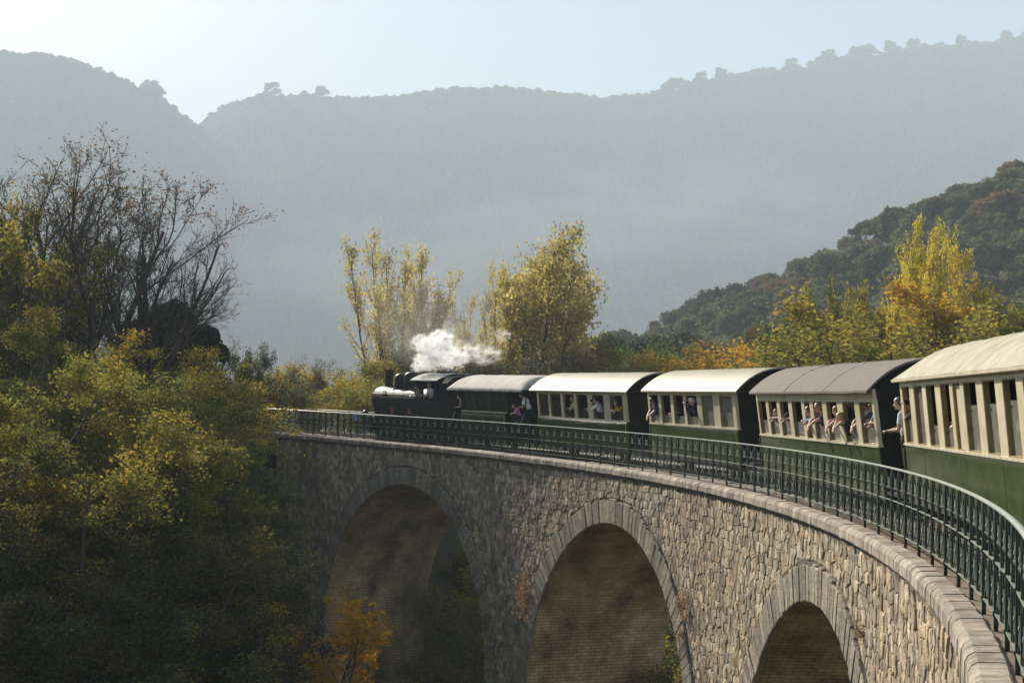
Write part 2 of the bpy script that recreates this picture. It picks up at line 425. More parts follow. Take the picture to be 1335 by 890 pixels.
bm_face.add([pt(S0, FACE, BOT), pt(S0, WIDE, BOT), pt(S0, WIDE, -0.2), pt(S0, FACE, -0.2)], [(0, 1, 2, 3)])
wall = vput('wall', bm_face.mesh('wall', M_mortar))
for k, (c, zc, R) in enumerate(ARCH):
    path = [(c - R, BOT)] + [(c + R * math.cos(PI - PI * j / 48), zc + R * math.sin(PI * j / 48)) for j in range(49)] + [(c + R, BOT)]
    L = [0]
    for a, b in zip(path[:-1], path[1:]): L.append(L[-1] + math.dist(a, b))
    vs = []; uvs = []; fs = []
    offs = np.linspace(FACE - 0.01, WIDE, 6)
    for i, (a, b) in enumerate(path):
        for off in offs: vs.append(pt(a, off, b)); uvs.append((off, L[i]))
    n = len(offs)
    for i in range(len(path) - 1):
        for j in range(n - 1): fs.append((i * n + j, i * n + j + 1, (i + 1) * n + j + 1, (i + 1) * n + j))
    me = bpy.data.meshes.new('arch_barrel'); me.from_pydata(vs, [], fs); me.materials.append(M_barrel)
    ul = me.uv_layers.new(name='UVMap')
    for li, lp in enumerate(me.loops): ul.data[li].uv = uvs[lp.vertex_index]
    me.polygons.foreach_set('use_smooth', [True] * len(me.polygons))
    vput('arch_barrel', me)

# voussoirs, each a block of its own; they go on below the springing as quoins
def block(quad, off_front, off_back, bev, rng):
    """quad: 4 (s,h) corners in order; a rough block with a chamfered front"""
    c = (sum(q[0] for q in quad) / 4, sum(q[1] for q in quad) / 4)
    def shr(q, m):
        d = math.dist(q, c); f = max(0, 1 - m / d * 1.2); return (c[0] + (q[0] - c[0]) * f, c[1] + (q[1] - c[1]) * f)
    o = [shr(q, 0.02) for q in quad]; i = [shr(q, 0.02 + bev) for q in quad]
    vs = [pt(a, off_back, b) for a, b in o] + [pt(a, off_front + bev * 0.7, b) for a, b in o] + [pt(a, off_front + rng.uniform(-.008, .008), b) for a, b in i]
    fs = []
    for base in (0, 4):
        for j in range(4): fs.append((base + j, base + (j + 1) % 4, base + 4 + (j + 1) % 4, base + 4 + j))
    fs.append((8, 9, 10, 11))
    return vs, fs
rng = random.Random(3)
for c, zc, R in ARCH:
    n = 82
    for i in range(n):
        t0, t1 = PI * i / n, PI * (i + 1) / n
        Ro = R + RING + rng.uniform(-0.06, 0.05); Ri = R - 0.015
        quad = [(c + Ri * math.cos(t0), zc + Ri * math.sin(t0)), (c + Ro * math.cos(t0), zc + Ro * math.sin(t0)),
                (c + Ro * math.cos(t1), zc + Ro * math.sin(t1)), (c + Ri * math.cos(t1), zc + Ri * math.sin(t1))]
        m = MB(); m.add(*block(quad, FACE - 0.075 + rng.uniform(-.012, .012), FACE + 0.25, 0.022, rng))
        vput('voussoir', m.mesh('voussoir', M_vous))
    for side in (-1, 1):
        h = zc - 0.005
        while h > -13.2:
            hh = rng.uniform(0.32, 0.42); wd = rng.choice([0.5, 0.85])
            a, b = c + side * (R - 0.015), c + side * (R + wd)
            quad = [(a, h), (b, h), (b, h - hh), (a, h - hh)]
            if side > 0: quad = [(a, h - hh), (b, h - hh), (b, h), (a, h)]
            m = MB(); m.add(*block(quad, FACE - 0.065 + rng.uniform(-.012, .012), FACE + 0.25, 0.022, rng))
            vput('quoin', m.mesh('quoin', M_vous)); h -= hh

# rubble facing: a jittered honeycomb of stones laid on the face
def rubble():
    W, A = 0.25, 0.15
    rr = np.random.RandomState(5); jit = {}
    def V(ix, iy):
        k = (ix, iy)
        if k not in jit:
            jit[k] = (ix * W / 2 + rr.uniform(-.06, .06), iy * A / 2 + rr.uniform(-.07, .07))
        return jit[k]
    out = []
    js = range(int(-14 / (1.5 * A)), 0)
    for j in js:
        cy = 3 * j                                      # in units of A/2
        for i in range(int(S0 / W), int(70 / W)):
            cx = 2 * i + (j % 2)
            s_, h_ = cx * W / 2, cy * A / 2
            if s_ < S0 + 0.1: continue
            # nothing below what the valley side hides, and little below the frame on the near part
            if h_ > -0.23 or (s_ > 50 and h_ < -5.5) or (s_ > 58 and h_ < -3.5): continue
            inside = False
            for c, zc, R in ARCH:
                Ro = R + RING
                if (h_ > zc and math.hypot(s_ - c, h_ - zc) < Ro - 0.02) or (h_ <= zc and abs(s_ - c) < R + 0.6): inside = True
            if inside: continue
            poly = [V(cx, cy + 2), V(cx - 1, cy + 1), V(cx - 1, cy - 1), V(cx, cy - 2), V(cx + 1, cy - 1), V(cx + 1, cy + 1)]
            q = []
            for a, b in poly:
                b = min(b, -0.215)
                for c, zc, R in ARCH:
                    Ro = R + RING + 0.03; d = math.hypot(a - c, b - zc)
                    if b > zc and d < Ro: a, b = c + (a - c) * Ro / d, zc + (b - zc) * Ro / d
                q.append((a, b))
            out.append((s_, h_, q))
    return out, rr
cells, rr = rubble()
def stone_geo(q, rr):
    cx = sum(p[0] for p in q) / len(q); cy = sum(p[1] for p in q) / len(q)
    out = rr.uniform(0.006, 0.036)
    def ring(m, off):
        r = []
        for a, b in q:
            d = math.hypot(a - cx, b - cy) + 1e-6; f = max(0.2, 1 - m / d)
            r.append(pt(cx + (a - cx) * f, off + (rr.uniform(-.006, .006)), cy + (b - cy) * f))
        return r
    n = len(q)
    v = ring(0.007, FACE + 0.02) + ring(0.013, FACE - out * 0.7) + ring(0.036, FACE - out) + [pt(cx + rr.uniform(-.03, .03), FACE - out - rr.uniform(-.008, .010), cy + rr.uniform(-.04, .04))]
    f = []
    for base in (0, n):
        for j in range(n): f.append((base + j, base + (j + 1) % n, base + n + (j + 1) % n, base + n + j))
    for j in range(n): f.append((2 * n + j, 2 * n + (j + 1) % n, 3 * n))
    return v, f
cells.sort(key=lambda q: -q[0] + 0.0 * q[1])
def inview(s_, h_):
    p = pt(s_, FACE, h_)
    if p.y < 4: return False
    d = p - Vector((0, 0, CAM_H)); z = d.dot(_f); u = 667.5 + 1850 * d.dot(_r) / z; v = 445 - 1850 * d.dot(_u) / z
    return -10 < u < 1345 and v < 900
big = [q for q in cells if inview(q[0], q[1])]
keep = set(id(q) for q in big[:300])
mb = MB()
for q in cells:
    v, f = stone_geo(q[2], rr)
    if id(q) in keep:
        m = MB(); m.add(v, f); vput('stone', m.mesh('stone', M_stone))
    else:
        mb.add(v, f)
tag(vput('rubble_masonry', mb.mesh('rubble_masonry', M_stone)), kind='stuff')

# coping stones: rounded top, upright nose, drip
rng = random.Random(8)
s_ = -1.0; ncop = 0
while s_ < 66:
    ln_ = rng.uniform(0.22, 0.33); g = 0.006
    dz = rng.uniform(-.007, .007); do = rng.uniform(-.007, .007)
    prof = [(-.055, -.03), (-.055, .03), (-.075, .045), (-.285, .032), (-.335, .002), (-.362, -.05), (-.366, -.18), (-.35, -.205), (-.2, -.215)]
    vs = [pt(s_ + g / 2, a + do, b + dz) for a, b in prof] + [pt(s_ + ln_ - g / 2, a + do, b + dz) for a, b in prof]
    n = len(prof)
    fs = [tuple(range(n)), tuple(range(2 * n - 1, n - 1, -1))] + [(i, n + i, n + (i + 1) % n, (i + 1) % n) for i in range(n)]
    m = MB(); m.add(vs, fs); vput('coping_stone', m.mesh('coping_stone', M_coping)); s_ += ln_
# bed joint behind the stones, ledge under the railing, ballast
def strip(name, prof, mat, a, b, st=0.5, smooth=False):
    q = np.arange(a, b + .01, st); n = len(prof); vs = []
    for s in q: vs += [pt(s, o_, h_) for o_, h_ in prof]
    fs = [(i * n + j, i * n + j + 1, (i + 1) * n + j + 1, (i + 1) * n + j) for i in range(len(q) - 1) for j in range(n - 1)]
    me = bpy.data.meshes.new(name); me.from_pydata(vs, [], [f[::-1] for f in fs]); me.materials.append(mat)
    return vput(name, me)
strip('bed_joint', [(-.06, .0), (-.18, .01), (-.28, -.01), (-.32, -.06), (-.33, -.19), (-.24, -.22)], M_mortar, S0 - 1.3, S1)
strip('ledge', [(.42, -.03), (.36, .0), (-.054, .0), (-.054, -.1)], M_ledge, S0 - 1.3, S1)
strip('far_coping', [(4.45, -.2), (4.47, .03), (4.1, .06), (3.7, 0.0)], M_coping, S0 - 1.3, S1)
# ballast bed with a rough stony surface
q = np.arange(-14, S1, 0.12); offs = np.linspace(0.37, 3.72, 30)
QS, QO = np.meshgrid(q, offs, indexing='ij')
rb = np.random.RandomState(2)
H_ = -0.06 + 0.05 * np.sin((QO - .37) / 3.35 * PI) + rb.uniform(-.025, .025, QS.shape)
V_ = ptn(QS, QO, H_)
tag(put('ballast', mesh_np('ballast', V_.reshape(-1, 3), gridfaces(len(q), len(offs)), M_ballast)), kind='stuff')

# embankment beyond the abutment
M_grass = surf('grass_bank', (0.05, 0.075, 0.02), (0.20, 0.19, 0.055), 0.95, 1.2, 0.12, 7)
q = np.arange(-46, 1.2, 0.5); offs = np.array([-9, -6, -4, -2.2, -1.0, -.4, 0.35, 3.8, 4.4, 6, 9, 14]); hh = np.array([-6.5, -4.2, -2.6, -1.2, -.5, -.17, -.14, -.14, -.2, -.8, -2.4, -5])
QS, QO = np.meshgrid(q, offs, indexing='ij'); HH = np.tile(hh, (len(q), 1)) + (fbm(QS * 0.9, QO * 0.9 + 30) - 0.5) * 0.25 * (np.abs(QO - 2) > 2.2)
tag(put('embankment', mesh_np('embankment', ptn(QS, QO, HH).reshape(-1, 3), gridfaces(len(q), len(offs)), M_grass, True)), kind='structure')

# ------------------------------------------------------------------ track
M_rail = surf('rail_steel', (0.16, 0.11, 0.08), (0.25, 0.2, 0.16), 0.5, 8, metal=0.6)
M_sleeper = surf('sleeper_wood', (0.06, 0.045, 0.035), (0.14, 0.10, 0.075), 0.9, 5, 0.01, 30)
track = empty('railway_track', pt(20, 2, 0)); tag(track, 'single railway track of steel rails on sleepers running under the train', 'track')
TRK = 2.02
for off in (TRK - .5, TRK + .5):
    q = np.arange(-14, 84, 0.6); prof = [(-.055, 0), (-.055, .012), (-.01, .03), (-.01, .09), (-.03, .1), (-.03, .13), (.03, .13), (.03, .1), (.01, .09), (.01, .03), (.055, .012), (.055, 0)]
    n = len(prof); vs = []
    for s in q: vs += [pt(s, off + a, b - 0.03) for a, b in prof]
    fs = [(i * n + j, i * n + (j + 1) % n, (i + 1) * n + (j + 1) % n, (i + 1) * n + j) for i in range(len(q) - 1) for j in range(n)]
    me = bpy.data.meshes.new('rail'); me.from_pydata(vs, [], fs); me.materials.append(M_rail)
    o = put('rail', me, track); o.matrix_parent_inverse = Matrix.Translation(-track.location)
m = MB(); m.box(-.1, .1, -.95, .95, -.09, -.022); me_sl = m.mesh('sleeper', M_sleeper)
s_ = -13.5
while s_ < 70:
    o = put('sleeper', me_sl, track); p = pt(s_, TRK, 0); a = ln(s_)[2]
    o.matrix_parent_inverse = Matrix.Translation(-track.location)
    o.matrix_basis = Matrix.Translation(p) @ Matrix.Rotation(a + PI / 2, 4, 'Z'); s_ += 0.68

# ------------------------------------------------------------------ railings
M_iron = surf('painted_iron', (0.009, 0.020, 0.012), (0.024, 0.042, 0.026), 0.55, 12, 0.002, 60, spec=0.3)
M_hand = surf('sunlit_handrail', (0.30, 0.33, 0.29), (0.44, 0.45, 0.38), 0.34, 6, spec=0.7)  # grey-green paint, the sun on it put into the pale colour
M_node = surf('pale_collar_glint', (0.16, 0.19, 0.14), (0.28, 0.31, 0.24), 0.45, 12, spec=0.6)  # collar paint, also the sun glint coloured into the ornament waists
def fence_frame(o, s, off):
    p = pt(s, off, 0); a = ln(s)[2]
    # local x along the line towards the camera, y to the right, z up
    R = Matrix(((math.sin(a), math.cos(a), 0, p.x), (-math.cos(a), math.sin(a), 0, p.y), (0, 0, 1, p.z), (0, 0, 0, 1)))
    return R
m = MB(); m.box(-.023, .023, -.02, .02, -.02, 1.13); m.box(-.034, .034, -.03, .03, .62, .66); m.box(-.034, .034, -.03, .03, .145, .18)
me_post = m.mesh('post', M_iron)
m = MB(); m.box(-.017, .017, -.014, .014, .16, 1.13); m.box(-.02, .02, -.02, .02, .81, .835)
me_pick = m.mesh('picket', M_iron)
def cross_mesh(full):
    m = MB()
    def bar(pts, r): m.tube([(x, 0, z) for x, z in pts], r, 4)
    w_ = .26
    def two(pts, r, k):
        m.cur = 0; bar(pts[:k + 1], r); m.cur = 1; bar(pts[k:], r * .95); m.cur = 0
    for sgn in (-1, 1):
        # upper tier: long arms from the heads of the uprights, bound at the waist; the waist is coloured pale for the sun on it
        two([(sgn * w_, 1.12), (sgn * .18, 1.06), (sgn * .085, .985), (sgn * .022, .925), (sgn * .018, .895), (sgn * .06, .852), (sgn * .10, .825)], .0135, 2)
        bar([(sgn * .10, .82), (sgn * .15, .77), (sgn * .19, .70), (sgn * .21, .648)], .009)
        # lower tier
        two([(sgn * w_, .63), (sgn * .19, .57), (sgn * .09, .47), (sgn * .022, .405), (sgn * .02, .375), (sgn * .075, .29), (sgn * .11, .25)], .0135, 2)
        bar([(sgn * .11, .25), (sgn * .16, .215), (sgn * .24, .17)], .011)
    m.box(-.27, .27, -.006, .006, .822, .836)
    m.cur = 1
    m.box(-.036, .036, -.015, .015, .893, .926); m.box(-.036, .036, -.015, .015, .375, .406)
    m.ball((0, 0, .829), .022, 6, 4)
    for sgn in (-1, 1): m.ball((sgn * .10, 0, .829), .016, 6, 4)
    return m.mesh('ornament', [M_iron, M_node])
me_cross = cross_mesh(True)
def sweep(name, off, prof, mat, a, b, parent, st=0.25):
    q = np.arange(a, b + .01, st); n = len(prof); vs = []
    for s in q: vs += [pt(s, off + u, v) for u, v in prof]
    fs = [(i * n + j, i * n + (j + 1) % n, (i + 1) * n + (j + 1) % n, (i + 1) * n + j) for i in range(len(q) - 1) for j in range(n)]
    fs += [tuple(range(n))[::-1], tuple((len(q) - 1) * n + j for j in range(n))]
    me = bpy.data.meshes.new(name); me.from_pydata(vs, [], fs); me.materials.append(mat)
    o = put(name, me, parent); o.matrix_parent_inverse = Matrix.Translation(-parent.location); return o
def railing(off, label, n0, n1, ends):
    R0 = empty('railing', pt(n0 * UNIT, off, 0)); tag(R0, label, 'railing')
    a, b = ends
    sweep('handrail', off, [(-.027, 1.13), (.027, 1.13), (.027, 1.148), (.012, 1.156), (-.012, 1.156), (-.027, 1.148)], M_hand, a, b, R0)
    sweep('middle_rail', off, [(-.017, .632), (.017, .632), (.017, .646), (-.017, .646)], M_node, a, b, R0)
    sweep('bottom_rail', off, [(-.017, .155), (.017, .155), (.017, .169), (-.017, .169)], M_node, a, b, R0)
    MI = Matrix.Translation(-R0.location)
    for k in range(n0, n1):
        o = put('post', me_post, R0); o.matrix_parent_inverse = MI; o.matrix_basis = fence_frame(o, k * UNIT, off)
        if k < n1 - 1:
            o = put('picket', me_pick, R0); o.matrix_parent_inverse = MI; o.matrix_basis = fence_frame(o, (k + .5) * UNIT, off)
            for q in (.25, .75):
                o = put('ornament', me_cross, R0); o.matrix_parent_inverse = MI; o.matrix_basis = fence_frame(o, (k + q) * UNIT, off)
    return R0
R_near = railing(0.0, 'long dark green iron railing with crossed ornaments along the near edge of the viaduct', 0, 68, (-1.15, 77.2))
# close horizontal wires fixed behind the lower tier
m = MB()
for kk in range(10):
    h_ = .20 + kk * .042
    q = np.arange(16.2, 77, 0.6)
    m.tube([pt(s, .035, h_) for s in q], .0055, 3, False)
o = put('wire_grille', m.mesh('wire_grille', M_iron), R_near); o.matrix_parent_inverse = Matrix.Translation(-R_near.location); tag(o, kind='stuff')
R_far = railing(4.08, 'iron railing on the far edge of the viaduct, seen ahead of the locomotive', -4, 12, (-4.6, 13.2))
# ------------------------------------------------------------------ train
def varnish(name, c1, c2, wav=0.02):
    m = surf(name, c1, c2, 0.16, 1.6, wav, 2.0, spec=0.6, coat=0.5, stain=(0.13, 0.12, 0.05), stain_scale=3.0, stain_amt=0.45, stain_stretch=(1, 1, .18))
    return m
M_green = varnish('green_coach_paint', (0.035, 0.062, 0.018), (0.075, 0.105, 0.032))
M_green_dk = varnish('bluish_green_paint', (0.012, 0.050, 0.028), (0.022, 0.075, 0.042))
M_cream = surf('cream_coach_paint', (0.50, 0.44, 0.29), (0.66, 0.59, 0.42), 0.4, 2.5, 0.002, 30, island=0.06, stain=(0.36, 0.30, 0.18), stain_scale=1.5, stain_amt=0.3)
M_ochre = surf('varnished_reveal', (0.20, 0.14, 0.05), (0.34, 0.25, 0.10), 0.5, 6)
M_sill = surf('pale_sill', (0.58, 0.52, 0.38), (0.74, 0.68, 0.52), 0.35, 4)
M_roofc = surf('cream_roof', (0.23, 0.205, 0.13), (0.29, 0.26, 0.17), 0.6, 1.2, 0.004, 14, stain=(0.22, 0.19, 0.13), stain_scale=0.9, stain_amt=0.4)
M_roofcanvas = surf('canvas_roof', (0.33, 0.30, 0.22), (0.47, 0.43, 0.32), 0.85, 2.5, 0.01, 10, stain=(0.30, 0.27, 0.20), stain_scale=1.2, stain_amt=0.45, spec=0.2)
M_roofwhite = surf('weathered_white_roof', (0.34, 0.32, 0.27), (0.50, 0.47, 0.41), 0.8, 2, 0.006, 9, stain=(0.20, 0.17, 0.14), stain_scale=1.3, stain_amt=0.55, stretch=(2.5, .5, 1), spec=0.25)
M_felt = surf('roof_felt', (0.10, 0.082, 0.072), (0.25, 0.21, 0.185), 0.9, 42, 0.004, 60, stain=(0.15, 0.12, 0.10), stain_scale=1.2, stain_amt=0.5, spec=0.3)
M_black = surf('tarred_black', (0.008, 0.008, 0.007), (0.022, 0.02, 0.016), 0.8, 3, 0.003, 20, spec=.15)
M_dark = surf('dark_underframe', (0.018, 0.016, 0.013), (0.05, 0.042, 0.034), 0.8, 4, 0.004, 25)
M_inside = surf('brown_panelling', (0.045, 0.030, 0.016), (0.10, 0.068, 0.036), 0.7, 3)
M_glossblack = surf('loco_black', (0.008, 0.008, 0.008), (0.024, 0.024, 0.022), 0.5, 3, 0.006, 7, spec=0.18)
M_red = surf('red_plate', (0.22, 0.05, 0.03), (0.32, 0.08, 0.05), 0.5, 5)
M_brass = surf('brass', (0.45, 0.33, 0.12), (0.6, 0.45, 0.2), 0.3, 5, metal=0.9)
M_bolt = surf('dark_bolt', (0.02, 0.02, 0.02), (0.05, 0.05, 0.05), 0.4, 5)
M_blackiron = surf('black_iron', (0.02, 0.02, 0.02), (0.045, 0.04, 0.038), 0.5, 6)
M_pole = surf('pale_grab_pole', (0.30, 0.36, 0.44), (0.45, 0.5, 0.55), 0.35, 5)
def glassmat(name, dust, tint, tr):
    m, n, l, b = _nodes(name); n.remove(b)
    t = n.new('ShaderNodeBsdfTransparent'); t.inputs[0].default_value = (*tint, 1)
    g = n.new('ShaderNodeBsdfGlossy'); g.inputs['Roughness'].default_value = 0.06; g.inputs[0].default_value = (.85, .85, .85, 1)
    d = n.new('ShaderNodeBsdfDiffuse'); tc = n.new('ShaderNodeTexCoord'); nz = n.new('ShaderNodeTexNoise'); nz.inputs['Scale'].default_value = 2.6; nz.inputs['Detail'].default_value = 8; l.new(tc.outputs['Object'], nz.inputs['Vector'])
    r = ramp(n, [(0.3, tuple(x * .65 for x in dust)), (0.7, dust)]); l.new(nz.outputs[0], r.inputs[0]); l.new(r.outputs[0], d.inputs[0])
    fr = n.new('ShaderNodeFresnel'); fr.inputs[0].default_value = 1.5
    a = n.new('ShaderNodeMixShader'); a.inputs[0].default_value = tr; l.new(d.outputs[0], a.inputs[1]); l.new(t.outputs[0], a.inputs[2])
    c = n.new('ShaderNodeMixShader'); l.new(fr.outputs[0], c.inputs[0]); l.new(a.outputs[0], c.inputs[1]); l.new(g.outputs[0], c.inputs[2])
    l.new(c.outputs[0], n['Material Output'].inputs[0]); return m
M_glass = glassmat('dusty_glass', (0.42, 0.39, 0.32), (.9, .92, .9), 0.42)
M_glassclear = glassmat('window_glass', (0.16, 0.15, 0.13), (.85, .88, .88), 0.72)

def car_frame(A, B, lean):
    """A far end, B near end of the near side sill, given at height 0 of the car; x towards B, y to the right, z up"""
    X = (B - A).normalized(); Y = Vector((-X.y, X.x, 0)).normalized(); Z = X.cross(Y).normalized()
    return X, Y, Z
def car_matrix(A, B, sill, lean):
    X, Y, Z = car_frame(A, B, lean)
    Yl = Y * math.cos(lean) + Z * math.sin(lean); Zl = Z * math.cos(lean) - Y * math.sin(lean)
    O = A - Zl * sill
    return Matrix(((X.x, Yl.x, Zl.x, O.x), (X.y, Yl.y, Zl.y, O.y), (X.z, Yl.z, Zl.z, O.z), (0, 0, 0, 1)))
SILL = 1.46      # window sill over the rail, in each car's own height
W = 2.25         # body width
def P3(x, y, h): return Vector((x, y, h + GR * x))
CARS = {'c5': (P3(7.114, 25.577, 1.494), P3(6.360, 17.591, 1.493)), 'c4': (P3(6.406, 36.346, 1.388), P3(7.134, 27.467, 1.387)),
        'c3': (P3(4.392, 44.674, 1.474), P3(6.100, 38.058, 1.474)), 'c2': (P3(1.052, 52.783, 1.470), P3(3.814, 46.369, 1.474)),
        'c1': (P3(-1.985, 58.168, 1.532), P3(-0.192, 55.130, 1.536))}
LEAN = {'c5': .10, 'c4': .135, 'c3': .115, 'c2': .115, 'c1': .085}
LEN = {'c5': 10.35, 'c4': 8.91, 'c3': 6.83, 'c2': 6.98, 'c1': 3.53}
EAVE = {'c5': 1.145, 'c4': 1.075, 'c3': 1.01, 'c2': .965, 'c1': .90}
MAT = {k: car_matrix(*CARS[k], SILL, LEAN[k]) for k in CARS}

# wheel shared by all carriages
def wheel_parts(r):
    m = MB()
    m.lathe([(r - .06, -.06), (r - .01, -.06), (r, -.05), (r, .03), (r + .025, .045), (r + .025, .065), (r - .06, .065)], axis='y', n=28)
    for k in range(10):
        t = 2 * PI * k / 10; m.tube([(0, 0, 0), ((r - .05) * math.cos(t), 0, (r - .05) * math.sin(t))], .022, 5)
    m.lathe([(.001, -.1), (.07, -.1), (.08, .04), (.001, .04)], axis='y', n=12, cap=False)
    return m.mesh('wheel', M_dark)
ME_WHEEL = wheel_parts(.36)
def wheelset(root, x, ymid=W / 2, r=.36, parts=None):
    for sgn in (-1, 1):
        o = put('wheel', ME_WHEEL, root, (x, ymid + sgn * .53, r)); 
        if sgn > 0: o.scale.y = -1
        if r != .36: o.scale.x = o.scale.z = r / .36
    m = MB(); m.tube([(x, ymid - .8, r), (x, ymid + .8, r)], .05, 8)
    for sgn in (-1, 1): m.box(x - .12, x + .12, ymid + sgn * .8 - .07, ymid + sgn * .8 + .07, r - .13, r + .13)
    m.build('axle', M_dark, root)

def arc_roof(L0, L1, wd, eave, rise, over, name, mat, root, th=.045, dome=0.0, p=2.3, drop=.0, gutter=False, nx=None):
    """barrel roof from L0 to L1, with domed ends when dome > 0"""
    NY = 18; xs = list(np.linspace(L0, L1, nx or 16))
    if dome: xs = sorted(set([round(q, 3) for q in xs] + [round(L0 + dome * (1 - math.cos(t)), 3) for t in np.linspace(0, PI / 2, 8)] + [round(L1 - dome * (1 - math.cos(t)), 3) for t in np.linspace(0, PI / 2, 8)]))
    y0, y1 = -over, wd + over
    def zz(x, y, d=0):
        t = (y - (y0 + y1) / 2) / ((y1 - y0) / 2); e = 1.0
        if dome:
            q = min((x - L0) / dome, (L1 - x) / dome, 1.0); e = math.sqrt(max(0, 1 - (1 - q) ** 2))
            e = .12 + .88 * e
        return eave + rise * e * (1 - abs(t) ** p) - d
    vs = []; 
    for d in (0, th):
        for x in xs:
            for j in range(NY + 1):
                t = -math.cos(PI * j / NY); y = (y0 + y1) / 2 + t * (y1 - y0) / 2
                sag = .004 * math.sin(x * 3.1 + j) + .005 * math.sin(x * 7.7)
                vs.append((x, y, zz(x, y, d) + (sag if mat is not M_roofc else sag * .3) - (0 if j not in (0, NY) else drop * (1 - d / th * 0))))
    n = NY + 1; k = len(xs); N = n * k
    fs = [(i * n + j, (i + 1) * n + j, (i + 1) * n + j + 1, i * n + j + 1) for i in range(k - 1) for j in range(NY)]
    fs += [tuple(N + q for q in f[::-1]) for f in fs]
    for j in range(NY): fs.append((j, j + 1, N + j + 1, N + j)); fs.append(((k - 1) * n + j + 1, (k - 1) * n + j, N + (k - 1) * n + j, N + (k - 1) * n + j + 1))
    for i in range(k - 1): fs.append(((i + 1) * n, i * n, N + i * n, N + (i + 1) * n)); fs.append((i * n + NY, (i + 1) * n + NY, N + (i + 1) * n + NY, N + i * n + NY))
    m = MB(); m.add(vs, fs); r = m.build(name, mat, root, True)
    if gutter:
        m = MB(); m.tube([(L0 + .03, y0 + .02, eave - .035)] + [(x, y0 + .02, eave - .035) for x in xs[1:-1]] + [(L1 - .03, y0 + .02, eave - .035)], .028, 6)
        m.build('gutter', M_cream, root)
    m = MB()
    m.box(L0 + .12, L1 - .12, .03, wd - .03, eave - .05, eave - .02); m.build('ceiling', M_inside, root)
    return r

def window_unit(root, x0, x1, z0, z1, frame_mat, pane_top, glass, bolts=True, thick=.075, cream_blind=False):
    """opening lining with rounded upper corners, pane held at some height"""
    r = .045; m = MB(); w_ = .018
    pts_o = [(x0, z0), (x1, z0), (x1, z1), (x0, z1)]
    inner = [(x0 + w_, z0 + w_), (x1 - w_, z0 + w_)] + [(x1 - w_ - r + r * math.cos(t), z1 - w_ - r + r * math.sin(t)) for t in np.linspace(0, PI / 2, 5)] + [(x0 + w_ + r - r * math.sin(t), z1 - w_ - r + r * math.cos(t)) for t in np.linspace(0, PI / 2, 5)]
    outer = [(x0, z0), (x1, z0)] + [(x1, z1 - r + r * t * .0 + (r * i / 4 if i else 0)) for i, t in enumerate(range(5))] + [(x0, z1)] * 0
    outer = [(x0, z0), (x1, z0)] + [(x1, z1)] * 5 + [(x0, z1)] * 5
    n = len(inner); y0, y1 = -.004, thick
    vs = []
    for y in (y0, y1):
        vs += [(a, y, b) for a, b in outer]; vs += [(a, y, b) for a, b in inner]
    fs = []
    for i in range(n):
        j = (i + 1) % n
        fs.append((i, j, n + j, n + i)); fs.append((2 * n + j, 2 * n + i, 3 * n + i, 3 * n + j)); fs.append((n + i, n + j, 3 * n + j, 3 * n + i))
    m.add(vs, fs)
    f = m.build('window_frame', frame_mat, root)
    if pane_top > z0 + .05:
        t = MB(); tilt = .018
        t.add([(x0 + .012, .05, z0 + .01), (x1 - .012, .05, z0 + .01), (x1 - .012, .05, pane_top), (x0 + .012, .05, pane_top), (x0 + .012, .056, z0 + .01), (x1 - .012, .056, z0 + .01), (x1 - .012, .056, pane_top), (x0 + .012, .056, pane_top)],
              [(0, 1, 2, 3), (7, 6, 5, 4), (3, 2, 6, 7)])
        t.build('pane', glass, f)
        if bolts and pane_top < z1 - .1:
            for xx in (x0 + .13, x1 - .13):
                b = MB(); b.lathe([(.018, -.012), (.018, .0), (.010, .012)], (xx, .046, pane_top - .075), 'y', 8); b.build('bolt', M_bolt, f)
    if cream_blind:
        b = MB(); b.box(x0 + .35 * (x1 - x0), x1 - .03, .085, .1, z0 + .02, z1 - .06); b.build('blind', M_cream, f)
    return f

